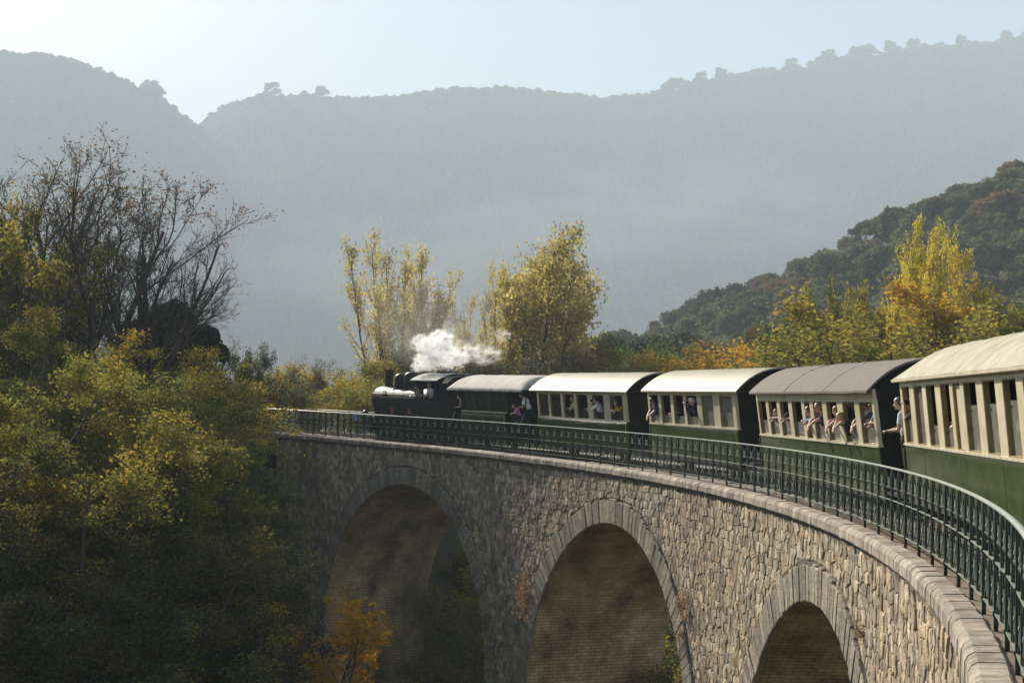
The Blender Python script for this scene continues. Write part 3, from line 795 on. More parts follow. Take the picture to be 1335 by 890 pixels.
def carriage(key, label, wins, win_h, roof, green=M_green, cream=M_cream, pane=.5, seams=(), open_far=0, open_near=0, blinds=(), pane_tops={}, frieze=True, reveal=M_ochre, glass=M_glass):
    Mx = MAT[key]; L = LEN[key]
    root = bpy.data.objects.new('railway_carriage', None); COL.objects.link(root); root.matrix_world = Mx
    tag(root, label, 'railway carriage', 'carriages of the steam train')
    ev = SILL + EAVE[key]; wt = SILL + win_h
    # lower green panels, one board between each pair of seams
    sm = [0.0] + list(seams) + [L]
    for a, b in zip(sm[:-1], sm[1:]):
        m = MB(); m.prism([(a + .013, .50), (b - .013, .50), (b - .013, SILL - .045), (a + .013, SILL - .045)], -.012, .02)
        m.build('side_panel', green, root)
    m = MB(); m.box(0, L, .021, .05, .50, SILL - .045); m.build('side_backing', M_black, root)
    m = MB(); m.box(-.01, L + .01, -.035, .08, SILL - .043, SILL - .005); m.build('sill_rail', M_sill, root)
    m = MB(); m.box(.02, L - .02, -.03, .05, .40, .498); m.build('sole_bar', M_dark, root)
    # pillars between the windows
    edges = [0.0]
    for a, b in wins: edges += [a, b]
    edges.append(L)
    for i in range(0, len(edges), 2):
        a, b = edges[i], edges[i + 1]
        if b - a > .012:
            m = MB(); m.box(a + .001, b - .001, -.012, .07, SILL - .004, wt + .001)
            m.build('pillar', cream, root)
    m = MB(); m.box(0, L, -.02, .07, wt + .002, wt + .05); m.build('top_rail', cream, root)
    # frieze of short boards
    fe = [0.0]; 
    while fe[-1] < L - .7: fe.append(fe[-1] + .53)
    fe[-1] = L
    for a, b in zip(fe[:-1], fe[1:]):
        m = MB(); m.box(a + .004, b - .004, -.008, .06, wt + .051, ev + .02); m.build('frieze_board', cream, root)
    for k, (a, b) in enumerate(wins):
        tp = pane_tops.get(k, pane)
        window_unit(root, a, b, SILL - .003, wt, reveal, SILL + win_h * tp, glass, cream_blind=k in blinds)
    # far side, floor, ends
    m = MB()
    m.box(0, L, W - .05, W, .5, SILL); m.box(0, L, W - .05, W, wt, ev + .02)
    for i in range(0, len(edges), 2): m.box(edges[i], edges[i + 1], W - .05, W, SILL, wt)
    m.build('far_side', M_inside, root)
    for k, (a, b) in enumerate(wins):
        if k % 3 != 1: m = MB(); m.box(a + .002, b - .002, W - .045, W - .015, SILL, wt); m.build('far_blind', M_inside, root)
    m = MB(); m.box(-.0, L, .06, W - .06, .56, .62); m.build('floor', M_inside, root)
    def endwall(x0, x1, nm):
        m = MB(); d = .72
        m.box(x0, x1, 0.0, (W - d) / 2, .5, ev + .02); m.box(x0, x1, (W + d) / 2, W, .5, ev + .02); m.box(x0, x1, (W - d) / 2, (W + d) / 2, 2.42, ev + .2)
        m.prism([(0.1, ev + .02), (W - .1, ev + .02), (W * .75, ev + roof['rise'] * .78), (W * .5, ev + roof['rise'] * .92), (W * .25, ev + roof['rise'] * .78)], x0, x1, axis='x')
        e = m.build(nm, M_black, root)
        m = MB(); m.box(x0 + .01, x1 - .01, (W - d) / 2 + .005, (W + d) / 2 - .005, .62, 2.415); m.build('end_door', M_black, e)
    endwall(.0 + .02, .07, 'end_wall'); endwall(L - .07, L - .02, 'end_wall')
    # door handle plates and grab handles on the corner posts
    for x in (.05, L - .05):
        m = MB(); m.tube([(x, -.03, SILL - .5), (x, -.06, SILL - .47), (x, -.06, SILL - .12), (x, -.03, SILL - .09)], .011, 5); m.build('grab_handle', M_brass, root)
    m = MB()
    for x in np.arange(.12, L, .30): m.ball((x, -.037, SILL - .024), .007, 5, 4)
    tag(m.build('rivets', M_bolt, root), kind='stuff')
    # benches
    for k in range(int(L / 1.55)):
        x = .7 + k * 1.55
        if x > L - .6: break
        m = MB(); m.box(x - .03, x + .03, .35, W - .15, .62, 1.62); m.box(x - .42, x + .42, .35, W - .15, 1.02, 1.07)
        m.build('bench', M_inside, root)
    # running gear
    for x in (1.5, L - 1.5) if L > 4 else (.9, L - .5): wheelset(root, x)
    m = MB()
    for y in (.12, W - .12): m.box(.2, L - .2, y - .04, y + .04, .36, .46)
    m.tube([(1.6, .1, .34), (L * .38, .1, .16), (L * .62, .1, .16), (L - 1.6, .1, .34)], .02, 5)
    m.build('truss', M_dark, root)
    m = MB()
    for x in ((.9, L - .9) if L > 4 else (.4,)):
        m.box(x - .3, x + .3, -.16, .06, .16, .19); m.tube([(x - .28, -.05, .18), (x - .28, 0, .45)], .012, 4); m.tube([(x + .28, -.05, .18), (x + .28, 0, .45)], .012, 4)
    m.build('step', M_dark, root)
    for sg, x in ((-1, -.02), (1, L + .02)):
        m = MB(); m.box(min(x, x + sg * .9), max(x, x + sg * .9), .02, W / 2 + .5, .50, .56)
        m.tube([(x, W / 2, .48), (x + sg * .42, W / 2, .48)], .05, 8); m.lathe([(.14, 0), (.14, .03)], (x + sg * .42 - (.03 if sg > 0 else 0), W / 2, .48), 'x', 12)
        m.build('gangway', M_dark, root)
    rf = dict(roof); mat = rf.pop('mat'); l0 = rf.pop('l0'); l1 = rf.pop('l1')
    arc_roof(l0, L + l1, W, ev, rf.pop('rise'), rf.pop('over'), 'roof', mat, root, **rf)
    return root

w5 = [(.19, .87), (1.28, 2.02), (2.33, 3.06), (3.47, 4.14), (4.36, 4.87), (5.09, 5.87), (6.26, 6.95), (7.35, 8.02), (8.35, 9.05), (9.4, 10.1)]
c5 = carriage('c5', 'nearest cream and green carriage with a domed cream canvas roof at the right edge', w5, 1.0, dict(mat=M_roofcanvas, l0=-.14, l1=.2, rise=.52, over=.13, dome=1.0, gutter=True, p=2.2, nx=22),
              seams=(1.72, 4.45, 7.0), pane_tops={0: .48, 1: .97, 2: .34, 3: .34, 4: .0, 5: .66, 6: .68, 7: .72, 8: .7, 9: .7})
m = MB(); m.box(4.40, 4.85, .03, .055, SILL, SILL + .96); m.build('blind', M_cream, c5)
w4 = [(.13, .87), (1.12, 1.88), (2.15, 2.9), (3.19, 3.98), (4.2, 4.61), (4.87, 5.55), (5.85, 6.6), (6.96, 7.72), (8.02, 8.79)]
c4 = carriage('c4', 'carriage under a grey-brown felt roof, with passengers leaning from its nine windows', w4, .84, dict(mat=M_felt, l0=-.12, l1=.06, rise=.50, over=.15, p=2.2),
              seams=(1.85, 3.98, 4.62, 6.85), pane=.42, pane_tops={0: .42, 4: 0.0, 5: .4})
w3 = [(.15, .91), (1.16, 1.97), (2.2, 3.03), (3.23, 4.08), (4.43, 5.28), (5.73, 6.61)]
c3 = carriage('c3', 'cream roofed carriage whose two rear windows are shut', w3, .875, dict(mat=M_roofc, l0=-.22, l1=.38, rise=.52, over=.14, p=2.2),
              seams=(2.15, 4.35, 5.3), pane=.28, pane_tops={4: .98, 5: .98}, blinds=(4, 5))
w2 = [(.12, .96), (1.13, 2.02), (2.24, 3.11), (3.32, 4.19), (4.56, 5.4), (5.85, 6.76)]
c2 = carriage('c2', 'cream roofed carriage with six pale framed windows behind the all-green one', w2, .83, dict(mat=M_roofc, l0=-.42, l1=.32, rise=.52, over=.14, p=2.2),
              seams=(2.3, 4.4), pane=.33, pane_tops={0: .97, 1: .97, 4: .3}, glass=M_glassclear)
w1 = [(0.0, .51), (.55, 1.0), (1.12, 1.58), (1.63, 2.11), (2.33, 2.82), (2.87, 3.36)]
c1 = carriage('c1', 'small all-green carriage with open end platforms and a weathered white roof next to the locomotive', w1, .80, dict(mat=M_roofwhite, l0=-.98, l1=1.52, rise=.46, over=.16, dome=.38, p=2.6, drop=.05), green=M_green_dk, cream=M_green_dk, reveal=M_green_dk,
              seams=(1.06, 2.24), pane=.97, glass=M_glassclear)
# gold lettering line and open platforms of the first carriage
m = MB()
for a, b in ((.04, .5), (.55, .95), (1.2, 1.9), (2.35, 2.8), (3.0, 3.4)):
    m.box(a, b, -.0165, -.0125, SILL - .36, SILL - .335)
for a in (.45, .92, 1.55, 2.55, 3.1): m.box(a, a + .03, -.0165, -.0125, SILL - .52, SILL - .28)
for a in (1.7, 2.45): m.tube([(a + .12 * math.cos(t), -.0145, SILL - .38 + .09 * math.sin(t)) for t in np.linspace(0, 2 * PI, 13)], .012, 4)
m.build('gilt_lettering', M_brass, c1)
for x0, x1 in ((-.92, -.02), (3.55, 5.0)):
    m = MB(); m.box(x0, x1, .02, W - .02, .5, .56); m.build('platform', M_dark, c1)
    m = MB(); xe = x0 + .03 if x0 < 0 else x1 - .03
    m.box(xe - .02, xe + .02, .1, W - .1, .56, 1.42); m.build('end_panel', M_black, c1)
    for y in (.06, W - .06):
        m = MB(); m.tube([(xe, y, .5), (xe, y, SILL + EAVE['c1'])], .022, 6); m.build('platform_post', M_black, c1)
m = MB(); m.box(3.9, 4.62, .02, .045, .56, 1.36); m.build('platform_gate', M_black, c1)
m = MB(); m.box(4.15, 4.4, .0, .02, 1.10, 1.13); m.build('gate_handle', M_brass, c1)
for xa in (-.72, 4.9):
    m = MB(); m.tube([(xa + (.18 if xa < 0 else .05), -.02, 1.42), (xa - (.22 if xa < 0 else .35), -.12, .75)], .013, 6); m.build('grab_rail', M_pole, c1)
m = MB(); m.tube([(-.1, .0, 1.2), (.3, .0, 1.25)], .01, 4)

# end lamp and seam ribs on the felt roof
m = MB()
for x in (3.15, 6.2):
    pts_ = []
    for j in range(15):
        t = -math.cos(PI * j / 14); y = W / 2 + t * (W / 2 + .15); pts_.append((x, y, SILL + EAVE['c4'] + .50 * (1 - abs(t) ** 2.2) + .004))
    m.tube(pts_, .008, 4)
m.build('roof_seam', M_black, c4)

# ------------------------------------------------------------------ locomotive: placed on a chord of the line
A_ = pt(6.2, .95, 0.0); B_ = pt(14.2, .95, 0.0)
LM = car_matrix(A_ + Vector((0, 0, SILL)), B_ + Vector((0, 0, SILL)), SILL, .0)
loco = bpy.data.objects.new('steam_locomotive', None); COL.objects.link(loco); loco.matrix_world = LM
tag(loco, 'black steam tank locomotive with a tall chimney and two domes, heading the train', 'locomotive')
cy = W / 2
def lb(name, mat, fn, smooth=False, parent=None):
    m = MB(); fn(m); return m.build(name, mat, parent or loco, smooth)
ZB, RB = 1.80, .60
lb('smokebox', M_glossblack, lambda m: m.lathe([(.001, -.16), (.22, -.14), (.46, -.06), (.60, .0), (.63, .02), (.63, .85), (.61, .86)], (0, cy, ZB), 'x', 32, False), True)
lb('smokebox_handle', M_brass, lambda m: (m.lathe([(.05, -.22), (.05, -.16)], (0, cy, ZB), 'x', 10), m.box(-.21, -.19, cy - .16, cy + .16, ZB - .015, ZB + .015)))
lb('boiler', M_glossblack, lambda m: m.lathe([(RB, .86), (RB, 4.6)], (0, cy, ZB), 'x', 32), True)
lb('boiler_band', M_blackiron, lambda m: [m.lathe([(RB + .012, x), (RB + .012, x + .06)], (0, cy, ZB), 'x', 32) for x in (.9, 1.7, 2.6)])
lb('chimney', M_glossblack, lambda m: m.lathe([(.30, ZB + .48), (.20, ZB + .62), (.185, ZB + .70), (.185, 3.10), (.225, 3.11), (.225, 3.18), (.17, 3.18), (.17, 3.0)], (.48, cy, 0), 'z', 24, False), True)
def dome(m, x, r, top): m.lathe([(r + .1, ZB + .40), (r + .02, ZB + .56), (r, ZB + .64), (r, top - .26), (r * .93, top - .14), (r * .72, top - .05), (r * .35, top), (.001, top + .01)], (x, cy, 0), 'z', 26, False)
lb('steam_dome', M_glossblack, lambda m: dome(m, 1.62, .34, 3.02), True)
lb('sand_dome', M_glossblack, lambda m: dome(m, 2.52, .36, 3.10), True)
lb('safety_valve', M_brass, lambda m: m.lathe([(.05, ZB + .55), (.05, 2.72), (.09, 2.74), (.09, 2.8), (.03, 2.82)], (3.25, cy, 0), 'z', 10), True)
lb('handrail', M_blackiron, lambda m: (m.tube([(.1, cy - .66, ZB + .28), (3.2, cy - .66, ZB + .28)], .014, 6), [m.tube([(x, cy - .58, ZB + .26), (x, cy - .66, ZB + .28)], .01, 4) for x in (.2, 1.2, 2.2)]))
lb('air_pipe', M_blackiron, lambda m: m.tube([(1.1, cy - .5, ZB + .38), (1.1, cy - .64, ZB + .1), (1.12, cy - .66, 1.4)], .03, 6), True)
# side tanks with sloped front
for y0, y1 in ((.02, .50), (W - .50, W - .02)):
    m = MB(); m.prism([(1.15, 1.05), (4.62, 1.05), (4.62, 1.93), (1.65, 1.93), (1.15, 1.80)], y0, y1); tk = m.build('side_tank', M_glossblack, loco)
    m = MB(); m.box(1.62, 4.62, y0 - .012, y0 + .03, 1.915, 1.945); m.build('tank_bead', M_hand, tk)
for x in (2.6, 4.1):
    lb('number_plate', M_red, lambda m: m.box(x, x + .26, .004, .018, 1.24, 1.48))
lb('tank_filler', M_blackiron, lambda m: m.lathe([(.16, 1.94), (.16, 2.02), (.13, 2.05)], (4.05, .28, 0), 'z', 14))
lb('lining', M_hand, lambda m: m.box(1.2, 4.6, .010, .018, 1.075, 1.095))
# running board, frames, cylinders
lb('running_board', M_blackiron, lambda m: m.box(-.35, 8.2, .02, W - .02, .98, 1.045))
lb('main_frame', M_dark, lambda m: (m.box(-.3, 8.1, .45, .5, .3, .97), m.box(-.3, 8.1, W - .5, W - .45, .3, .97)))
lb('buffer_beam', M_red, lambda m: m.box(-.42, -.35, .15, W - .15, .62, 1.04))
lb('cylinder', M_glossblack, lambda m: (m.lathe([(.24, 0), (.24, .7)], (.25, .22, .52), 'x', 18), m.box(.3, .9, .06, .42, .72, .95)))
lb('cylinder', M_glossblack, lambda m: m.lathe([(.24, 0), (.24, .7)], (.25, W - .22, .52), 'x', 18))
for y in (.6, W - .6):
    lb('buffer', M_blackiron, lambda m: (m.lathe([(.06, -.35), (.06, 0)], (-.42, y, .82), 'x', 10), m.lathe([(.15, -.38), (.16, -.35)], (-.42, y, .82), 'x', 14)))
for y in (.45, W - .45):
    lb('headlamp', M_blackiron, lambda m: (m.lathe([(.10, -.16), (.11, -.02), (.05, .06)], (-.36, y, 1.20), 'x', 14), m.box(-.42, -.36, y - .03, y + .03, 1.04, 1.12), m.lathe([(.05, 0), (.06, .07)], (-.42, y, 1.30), 'z', 8)))
for x in (.95, 1.85, 2.75, 4.3, 5.2, 6.1): wheelset(loco, x, cy, .42)
lb('coupling_rod', M_rail, lambda m: (m.box(.95, 2.75, .38, .42, .38, .46), m.box(4.3, 6.1, .38, .42, .38, .46)))
# cab
CB, CE, CT = 4.62, 6.35, 2.72
def cabside(m, y0, y1):
    m.box(CB, CE + 1.5, y0, y1, 1.05, 1.88); m.box(CB, CB + .14, y0, y1, 1.88, CT); m.box(CB + .50, CB + .58, y0, y1, 1.88, CT); m.box(CE - .18, CE + .02, y0, y1, 1.88, CT); m.box(CB, CE, y0, y1, CT - .1, CT)
lb('cab_side', M_glossblack, lambda m: cabside(m, .02, .06)); lb('cab_side', M_glossblack, lambda m: cabside(m, W - .06, W - .02))
lb('cab_front', M_glossblack, lambda m: (m.box(CB, CB + .05, .06, .45, 1.05, CT), m.box(CB, CB + .05, W - .45, W - .06, 1.05, CT), m.box(CB, CB + .05, .45, W - .45, 2.35, CT + .1)))
lb('bunker', M_glossblack, lambda m: (m.box(CE + .04, 8.0, .07, W - .07, 1.05, 2.0), m.prism([(.06, 2.0), (W - .06, 2.0), (W - .06, CT - .1), (W * .5, CT + .22), (.06, CT - .1)], CE + .9, CE + .97, axis='x')))
arc_roof(CB - .22, CE + .22, W, CT, .34, .10, 'cab_roof', M_roofwhite, loco, dome=0, p=2.2, nx=8)
lb('roof_ventilator', M_blackiron, lambda m: (m.box(5.1, 5.9, cy - .3, cy + .3, CT + .34, CT + .42)))
lb('whistle', M_brass, lambda m: (m.tube([(6.05, cy, CT + .3), (6.05, cy, CT + .62)], .022, 6), m.lathe([(.05, CT + .5), (.05, CT + .64)], (6.05, cy, 0), 'z', 8), m.tube([(6.05, cy, CT + .56), (6.55, cy, CT + .56), (6.55, cy, CT + .32)], .012, 4)))
lb('rear_hood', M_black, lambda m: m.prism([(-.0, 1.95), (0, CT - .1), (.3, CT + .14), (W * .5, CT + .27), (W - .3, CT + .14), (W, CT - .1), (W, 1.95)], CE + .25, 7.3, axis='x'))
# ------------------------------------------------------------------ people
def cloth(name, c, c2=None): return surf(name, c, c2 or tuple(min(1, x * 1.25) for x in c), 0.85, 6, 0.004, 9, spec=0.2)
M_skin = surf('skin', (0.50, 0.30, 0.21), (0.62, 0.39, 0.28), 0.5, 8, spec=0.4)
M_skin2 = surf('tanned_skin', (0.30, 0.17, 0.11), (0.40, 0.23, 0.15), 0.5, 8, spec=0.4)
M_jeans = cloth('denim', (0.03, 0.04, 0.07)); M_darkc = cloth('dark_trousers', (0.015, 0.015, 0.018)); M_eye = surf('eye', (0.02, 0.015, 0.01), rough=0.2)
HAIR = {'dark': (0.018, 0.012, 0.008), 'brown': (0.07, 0.04, 0.02), 'blond': (0.30, 0.19, 0.06), 'white': (0.62, 0.58, 0.50), 'ginger': (0.20, 0.075, 0.02), 'grey': (0.3, 0.28, 0.26)}
_hm = {k: surf('hair_' + k, v, tuple(min(1, x * 1.5) for x in v), 0.5, 30, 0.004, 60) for k, v in HAIR.items()}
_ico = None
def _sph(n=2):
    global _ico
    if _ico is None:
        bm = bmesh.new(); bmesh.ops.create_icosphere(bm, subdivisions=n, radius=1)
        V = np.array([v.co[:] for v in bm.verts]); F = [tuple(v.index for v in f.verts) for f in bm.faces]; bm.free(); _ico = (V, F)
    return _ico
def person_mesh(spec, shirt, skin, pants):
    """spec: list of (kind, tag, data); one continuous skin is grown over all of it"""
    V = []; F = []; caps = []
    SV, SF = _sph()
    def ball(c, r):
        b = len(V); r = np.array(r if hasattr(r, '__len__') else (r, r, r)); V.extend((SV * r + np.array(c)).tolist()); F.extend([tuple(b + i for i in f) for f in SF])
    for kind, t, d in spec:
        if kind == 'b':
            c, r = d; ball(c, r); rr = float(np.mean(r)) if hasattr(r, '__len__') else r
            caps.append((np.array(c, float), np.array(c, float), rr, rr, t))
        else:
            a, b_, ra, rb = d; a = np.array(a, float); b_ = np.array(b_, float)
            n = max(2, int(np.linalg.norm(b_ - a) / (min(ra, rb) * .55)) + 1)
            m = MB(); m.tube([tuple(a + (b_ - a) * i / (n)) for i in range(n + 1)], [ra + (rb - ra) * i / n for i in range(n + 1)], 8)
            bb = len(V); V.extend(m.v); F.extend([tuple(bb + i for i in f) for f in m.f])
            ball(a, ra * 1.0); ball(b_, rb * 1.0); caps.append((a, b_, ra, rb, t))
    me = bpy.data.meshes.new('tmp'); me.from_pydata([tuple(map(float, v)) for v in V], [], F); me.update()
    ob = bpy.data.objects.new('tmp', me); COL.objects.link(ob)
    md = ob.modifiers.new('r', 'REMESH'); md.mode = 'VOXEL'; md.voxel_size = 0.0125; md.use_smooth_shade = True
    sm = ob.modifiers.new('s', 'SMOOTH'); sm.factor = 0.5; sm.iterations = 2
    dg = bpy.context.evaluated_depsgraph_get(); dg.update()
    out = bpy.data.meshes.new_from_object(ob.evaluated_get(dg)); bpy.data.objects.remove(ob); out.name = 'person'
    nf = len(out.polygons); C = np.zeros(nf * 3); out.polygons.foreach_get('center', C); C = C.reshape(-1, 3)
    best = np.full(nf, 9.0); idx = np.zeros(nf, int)
    for a, b_, ra, rb, t in caps:
        ab = b_ - a; L2 = ab @ ab
        u = np.clip(((C - a) @ ab) / L2, 0, 1) if L2 > 1e-9 else np.zeros(nf)
        d = np.linalg.norm(C - a - u[:, None] * ab, axis=1) - (ra + (rb - ra) * u)
        m_ = d < best; best[m_] = d[m_]; idx[m_] = {'skin': 0, 'shirt': 1, 'pants': 2}[t]
    out.materials.clear()
    for x in (skin, shirt, pants): out.materials.append(x)
    out.polygons.foreach_set('material_index', idx.astype(np.int32)); out.polygons.foreach_set('use_smooth', np.ones(nf, bool))
    return out
def hand(spec, wrist, d, up, curl=.5, s=1.0):
    """palm, four fingers of unequal length bent at the knuckles, thumb from the side of the palm"""
    d = Vector(d).normalized(); up = Vector(up).normalized(); side = d.cross(up).normalized(); up = side.cross(d)
    w_ = Vector(wrist); k = w_ + d * .075 * s
    for q in (-.026, -.009, .009, .026): spec.append(('c', 'skin', (tuple(w_ + side * q * .7 * s), tuple(k + side * q * s), .015 * s, .013 * s)))
    for q, L in ((-.028, .062), (-.009, .074), (.010, .068), (.028, .052)):
        a = k + side * q * s; b = a + (d * math.cos(curl * .7) - up * math.sin(curl * .7)) * L * .55 * s
        c = b + (d * math.cos(curl * 1.9) - up * math.sin(curl * 1.9)) * L * .5 * s
        spec.append(('c', 'skin', (tuple(a), tuple(b), .0098 * s, .009 * s))); spec.append(('c', 'skin', (tuple(b), tuple(c), .009 * s, .0078 * s)))
    t0 = w_ + d * .02 * s - side * .028 * s; t1 = t0 + (d * .6 - side * .65 - up * .2).normalized() * .04 * s; t2 = t1 + (d * .9 - up * .4).normalized() * .03 * s
    spec.append(('c', 'skin', (tuple(t0), tuple(t1), .0125 * s, .011 * s))); spec.append(('c', 'skin', (tuple(t1), tuple(t2), .011 * s, .0085 * s)))
def arm(spec, sh, el, wr, sleeve, hd=None, up=(0, 0, 1), curl=.6, s=1.0):
    sl = 'shirt'
    sh, el, wr = Vector(sh), Vector(el), Vector(wr)
    spec.append(('c', 'shirt', (tuple(sh), tuple(sh + (el - sh) * .55), .058 * s, .05 * s)))
    spec.append(('c', 'shirt' if sleeve > .5 else 'skin', (tuple(sh + (el - sh) * .55), tuple(el), .046 * s, .039 * s)))
    spec.append(('c', 'shirt' if sleeve > .9 else 'skin', (tuple(el), tuple(el + (wr - el) * .82), .040 * s, .029 * s)))
    spec.append(('c', 'skin', (tuple(el + (wr - el) * .8), tuple(wr), .028 * s, .025 * s)))
    hand(spec, wr, hd or (wr - el), up, curl, s)
def person(label, Mx, x, y, zf, yaw, pose, hair='brown', shirt=(.5, .5, .5), tall=1.70, sleeve=.3, skin=None, lean=.15, headyaw=0, extras=(), longhair=False, headtilt=0.0, group='passengers of the steam train', pants=None):
    """own frame: +x is where the person faces, feet at z 0. x,y,zf: place in the car's own frame"""
    s = tall / 1.70; spec = []
    def Q(px, py, pz):
        px, py, pz = px * s, py * s, pz * s       # bend the trunk forward above the hips
        if pz > .92 * s:
            h = pz - .92 * s; a = lean; return (px * math.cos(a) + h * math.sin(a), py, .92 * s + h * math.cos(a) - px * math.sin(a))
        return (px, py, pz)
    pn = 'pants'
    for sg in (-1, 1):
        spec.append(('c', pn, (Q(0, sg * .09, .90), Q(.02, sg * .10, .50), .088 * s, .062 * s)))
        spec.append(('c', pn, (Q(.02, sg * .10, .50), Q(-.01, sg * .105, .10), .060 * s, .040 * s)))
        spec.append(('c', pn, (Q(-.02, sg * .11, .045), Q(.15, sg * .13, .035), .042 * s, .034 * s)))
    spec.append(('b', pn, (Q(0, 0, .94), (.115 * s, .16 * s, .12 * s))))
    spec.append(('b', 'shirt', (Q(0, 0, 1.08), (.10 * s, .135 * s, .14 * s)))); spec.append(('b', 'shirt', (Q(0, 0, 1.27), (.115 * s, .165 * s, .17 * s))))
    spec.append(('c', 'shirt', (Q(-.01, -.14, 1.395), Q(-.01, .14, 1.395), .058 * s, .058 * s)))
    spec.append(('c', 'shirt', (Q(-.01, -.05, 1.43), Q(-.01, .05, 1.43), .052 * s, .052 * s)))
    nb = Vector(Q(0, 0, 1.43)); hc = Vector(Q(.025, 0, 1.60)); hc = hc + Vector((.02 * s, 0, 0))
    spec.append(('c', 'skin', (tuple(nb), tuple(hc - Vector((.02, 0, .06)) * s), .052 * s, .048 * s)))
    hR = Matrix.Rotation(headyaw, 3, 'Z') @ Matrix.Rotation(headtilt, 3, 'X') @ Matrix.Rotation(lean * .3, 3, 'Y')
    hs = s * .5 + .5
    def Hd(a, b, c): return tuple(hc + hR @ (Vector((a, b, c)) * hs))
    spec += [('b', 'skin', (Hd(-.012, 0, .022), (.098 * hs, .077 * hs, .095 * hs))), ('b', 'skin', (Hd(.022, 0, -.03), (.066 * hs, .060 * hs, .082 * hs))), ('b', 'skin', (Hd(.058, 0, -.088), .024 * hs)),
             ('c', 'skin', (Hd(.082, 0, .012), Hd(.103, 0, -.028), .009 * hs, .0145 * hs)), ('c', 'skin', (Hd(.078, -.018, -.062), Hd(.078, .018, -.062), .0095 * hs, .0095 * hs)),
             ('c', 'skin', (Hd(.072, -.035, .035), Hd(.072, .035, .035), .013 * hs, .013 * hs)),
             ('b', 'skin', (Hd(-.008, .080, -.005), (.020 * hs, .010 * hs, .032 * hs))), ('b', 'skin', (Hd(-.008, -.080, -.005), (.020 * hs, .010 * hs, .032 * hs)))]
    shR, shL = Vector(Q(-.01, -.18, 1.39)), Vector(Q(-.01, .18, 1.39))
    if pose == 'sill':       # forearms crossed on the lowered pane
        top = lean_top[0]; zt = top
        for sh, sg in ((shR, -1), (shL, 1)):
            el = Vector((max(sh.x + .05, .10) + .04, sg * .23 * s, zt + .05)); wr = Vector((el.x + .13, -sg * .02, zt + .045 + .02 * sg))
            arm(spec, sh, el, wr, sleeve, (wr - el) + Vector((.05, 0, -.05)), (0, 0, 1), .9, s)
    elif pose == 'hang':     # arms hang outside, hands clasped
        zt = lean_top[0]
        for sh, sg in ((shR, -1), (shL, 1)):
            el = Vector((.33, sg * .17 * s, zt + .07)); wr = Vector((.47, sg * .025 + .02, zt - .045))
            arm(spec, sh, el, wr, sleeve, (.35, 0, -.9), (1, 0, 0), .7, s)
    elif pose == 'camera':
        for sh, sg in ((shR, -1), (shL, 1)):
            eye = hc + hR @ Vector((.17, sg * .055, -.02)); el = (sh + eye) / 2 + Vector((.05, sg * .07, -.20)) * s
            arm(spec, sh, el, eye, sleeve, hR @ Vector((.5, -sg * .6, .5)), (0, 0, 1), 1.0, s)
    elif pose == 'stand':
        for sh, sg in ((shR, -1), (shL, 1)):
            el = sh + Vector((.03, sg * .07, -.29)) * s; wr = el + Vector((.12, -sg * .03, -.20)) * s
            arm(spec, sh, el, wr, sleeve, (wr - el), (1, 0, 0), .5, s)
    elif pose == 'hold':     # one forearm forward holding a rail
        el = shR + Vector((.02, -.08, -.28)) * s; wr = el + Vector((.25, .02, .02)) * s; arm(spec, shR, el, wr, sleeve, (1, 0, -.2), (0, 0, 1), 1.1, s)
        el = shL + Vector((.05, .07, -.28)) * s; wr = el + Vector((.22, -.08, .0)) * s; arm(spec, shL, el, wr, sleeve, (1, -.3, 0), (0, 0, 1), 1.1, s)
    me = person_mesh(spec, cloth('cloth', shirt), skin or M_skin, pants or M_jeans)
    o = bpy.data.objects.new('person', me); COL.objects.link(o)
    o.matrix_world = Mx @ Matrix.Translation((x, y, zf)) @ Matrix.Rotation(yaw, 4, 'Z')
    tag(o, label, 'person')
    HM = Matrix.Translation(hc) @ hR.to_4x4() @ Matrix.Scale(hs, 4)
    def child(nm, m, mat, smooth=True):
        me2 = m.mesh(nm, mat, smooth); c = put(nm, me2, o); c.matrix_basis = HM; return c
    # hair: a cap open at the face
    m = MB(); nu, nv = 20, 12; vs = []; fs = []
    rg = random.Random(len(label))
    lows = -.105 if longhair else -.045
    for i in range(nv + 1):
        for j in range(nu):
            ph = 2 * PI * j / nu; front = math.cos(ph)
            low = lows if front < .15 else (.035 + .035 * max(front, 0))
            if .15 > front > -.2 and not longhair: low = -.01
            tz = math.cos(PI * .5 * i / nv); z = low + (.122 - low) * tz if True else 0
            rad = math.sqrt(max(0, 1 - ((z - .02) / .108) ** 2)) if z > .02 else 1.0
            if longhair and z < -.02: rad = 1.08
            rx, ry = .109, .089; jx = rg.uniform(.97, 1.04)
            vs.append((-.014 + rx * rad * math.cos(ph) * jx, ry * rad * math.sin(ph) * jx, z))
    for i in range(nv):
        for j in range(nu): fs.append((i * nu + j, i * nu + (j + 1) % nu, (i + 1) * nu + (j + 1) % nu, (i + 1) * nu + j))
    m.add(vs, [f[::-1] for f in fs])
    if longhair: m.ball((-.075, 0, -.10), (.045, .075, .14), 10, 7)
    if hair: child('hair', m, _hm[hair])
    for sg in (-1, 1):
        m = MB(); m.ball((.079, sg * .031, .012), (.010, .014, .008), 8, 5); child('eye', m, M_eye)
    m = MB(); m.box(.080, .091, -.022, .022, -.066, -.060); child('lips', m, surf('lips', (.3, .1, .08)) if 'lips' not in bpy.data.materials else bpy.data.materials['lips'], False)
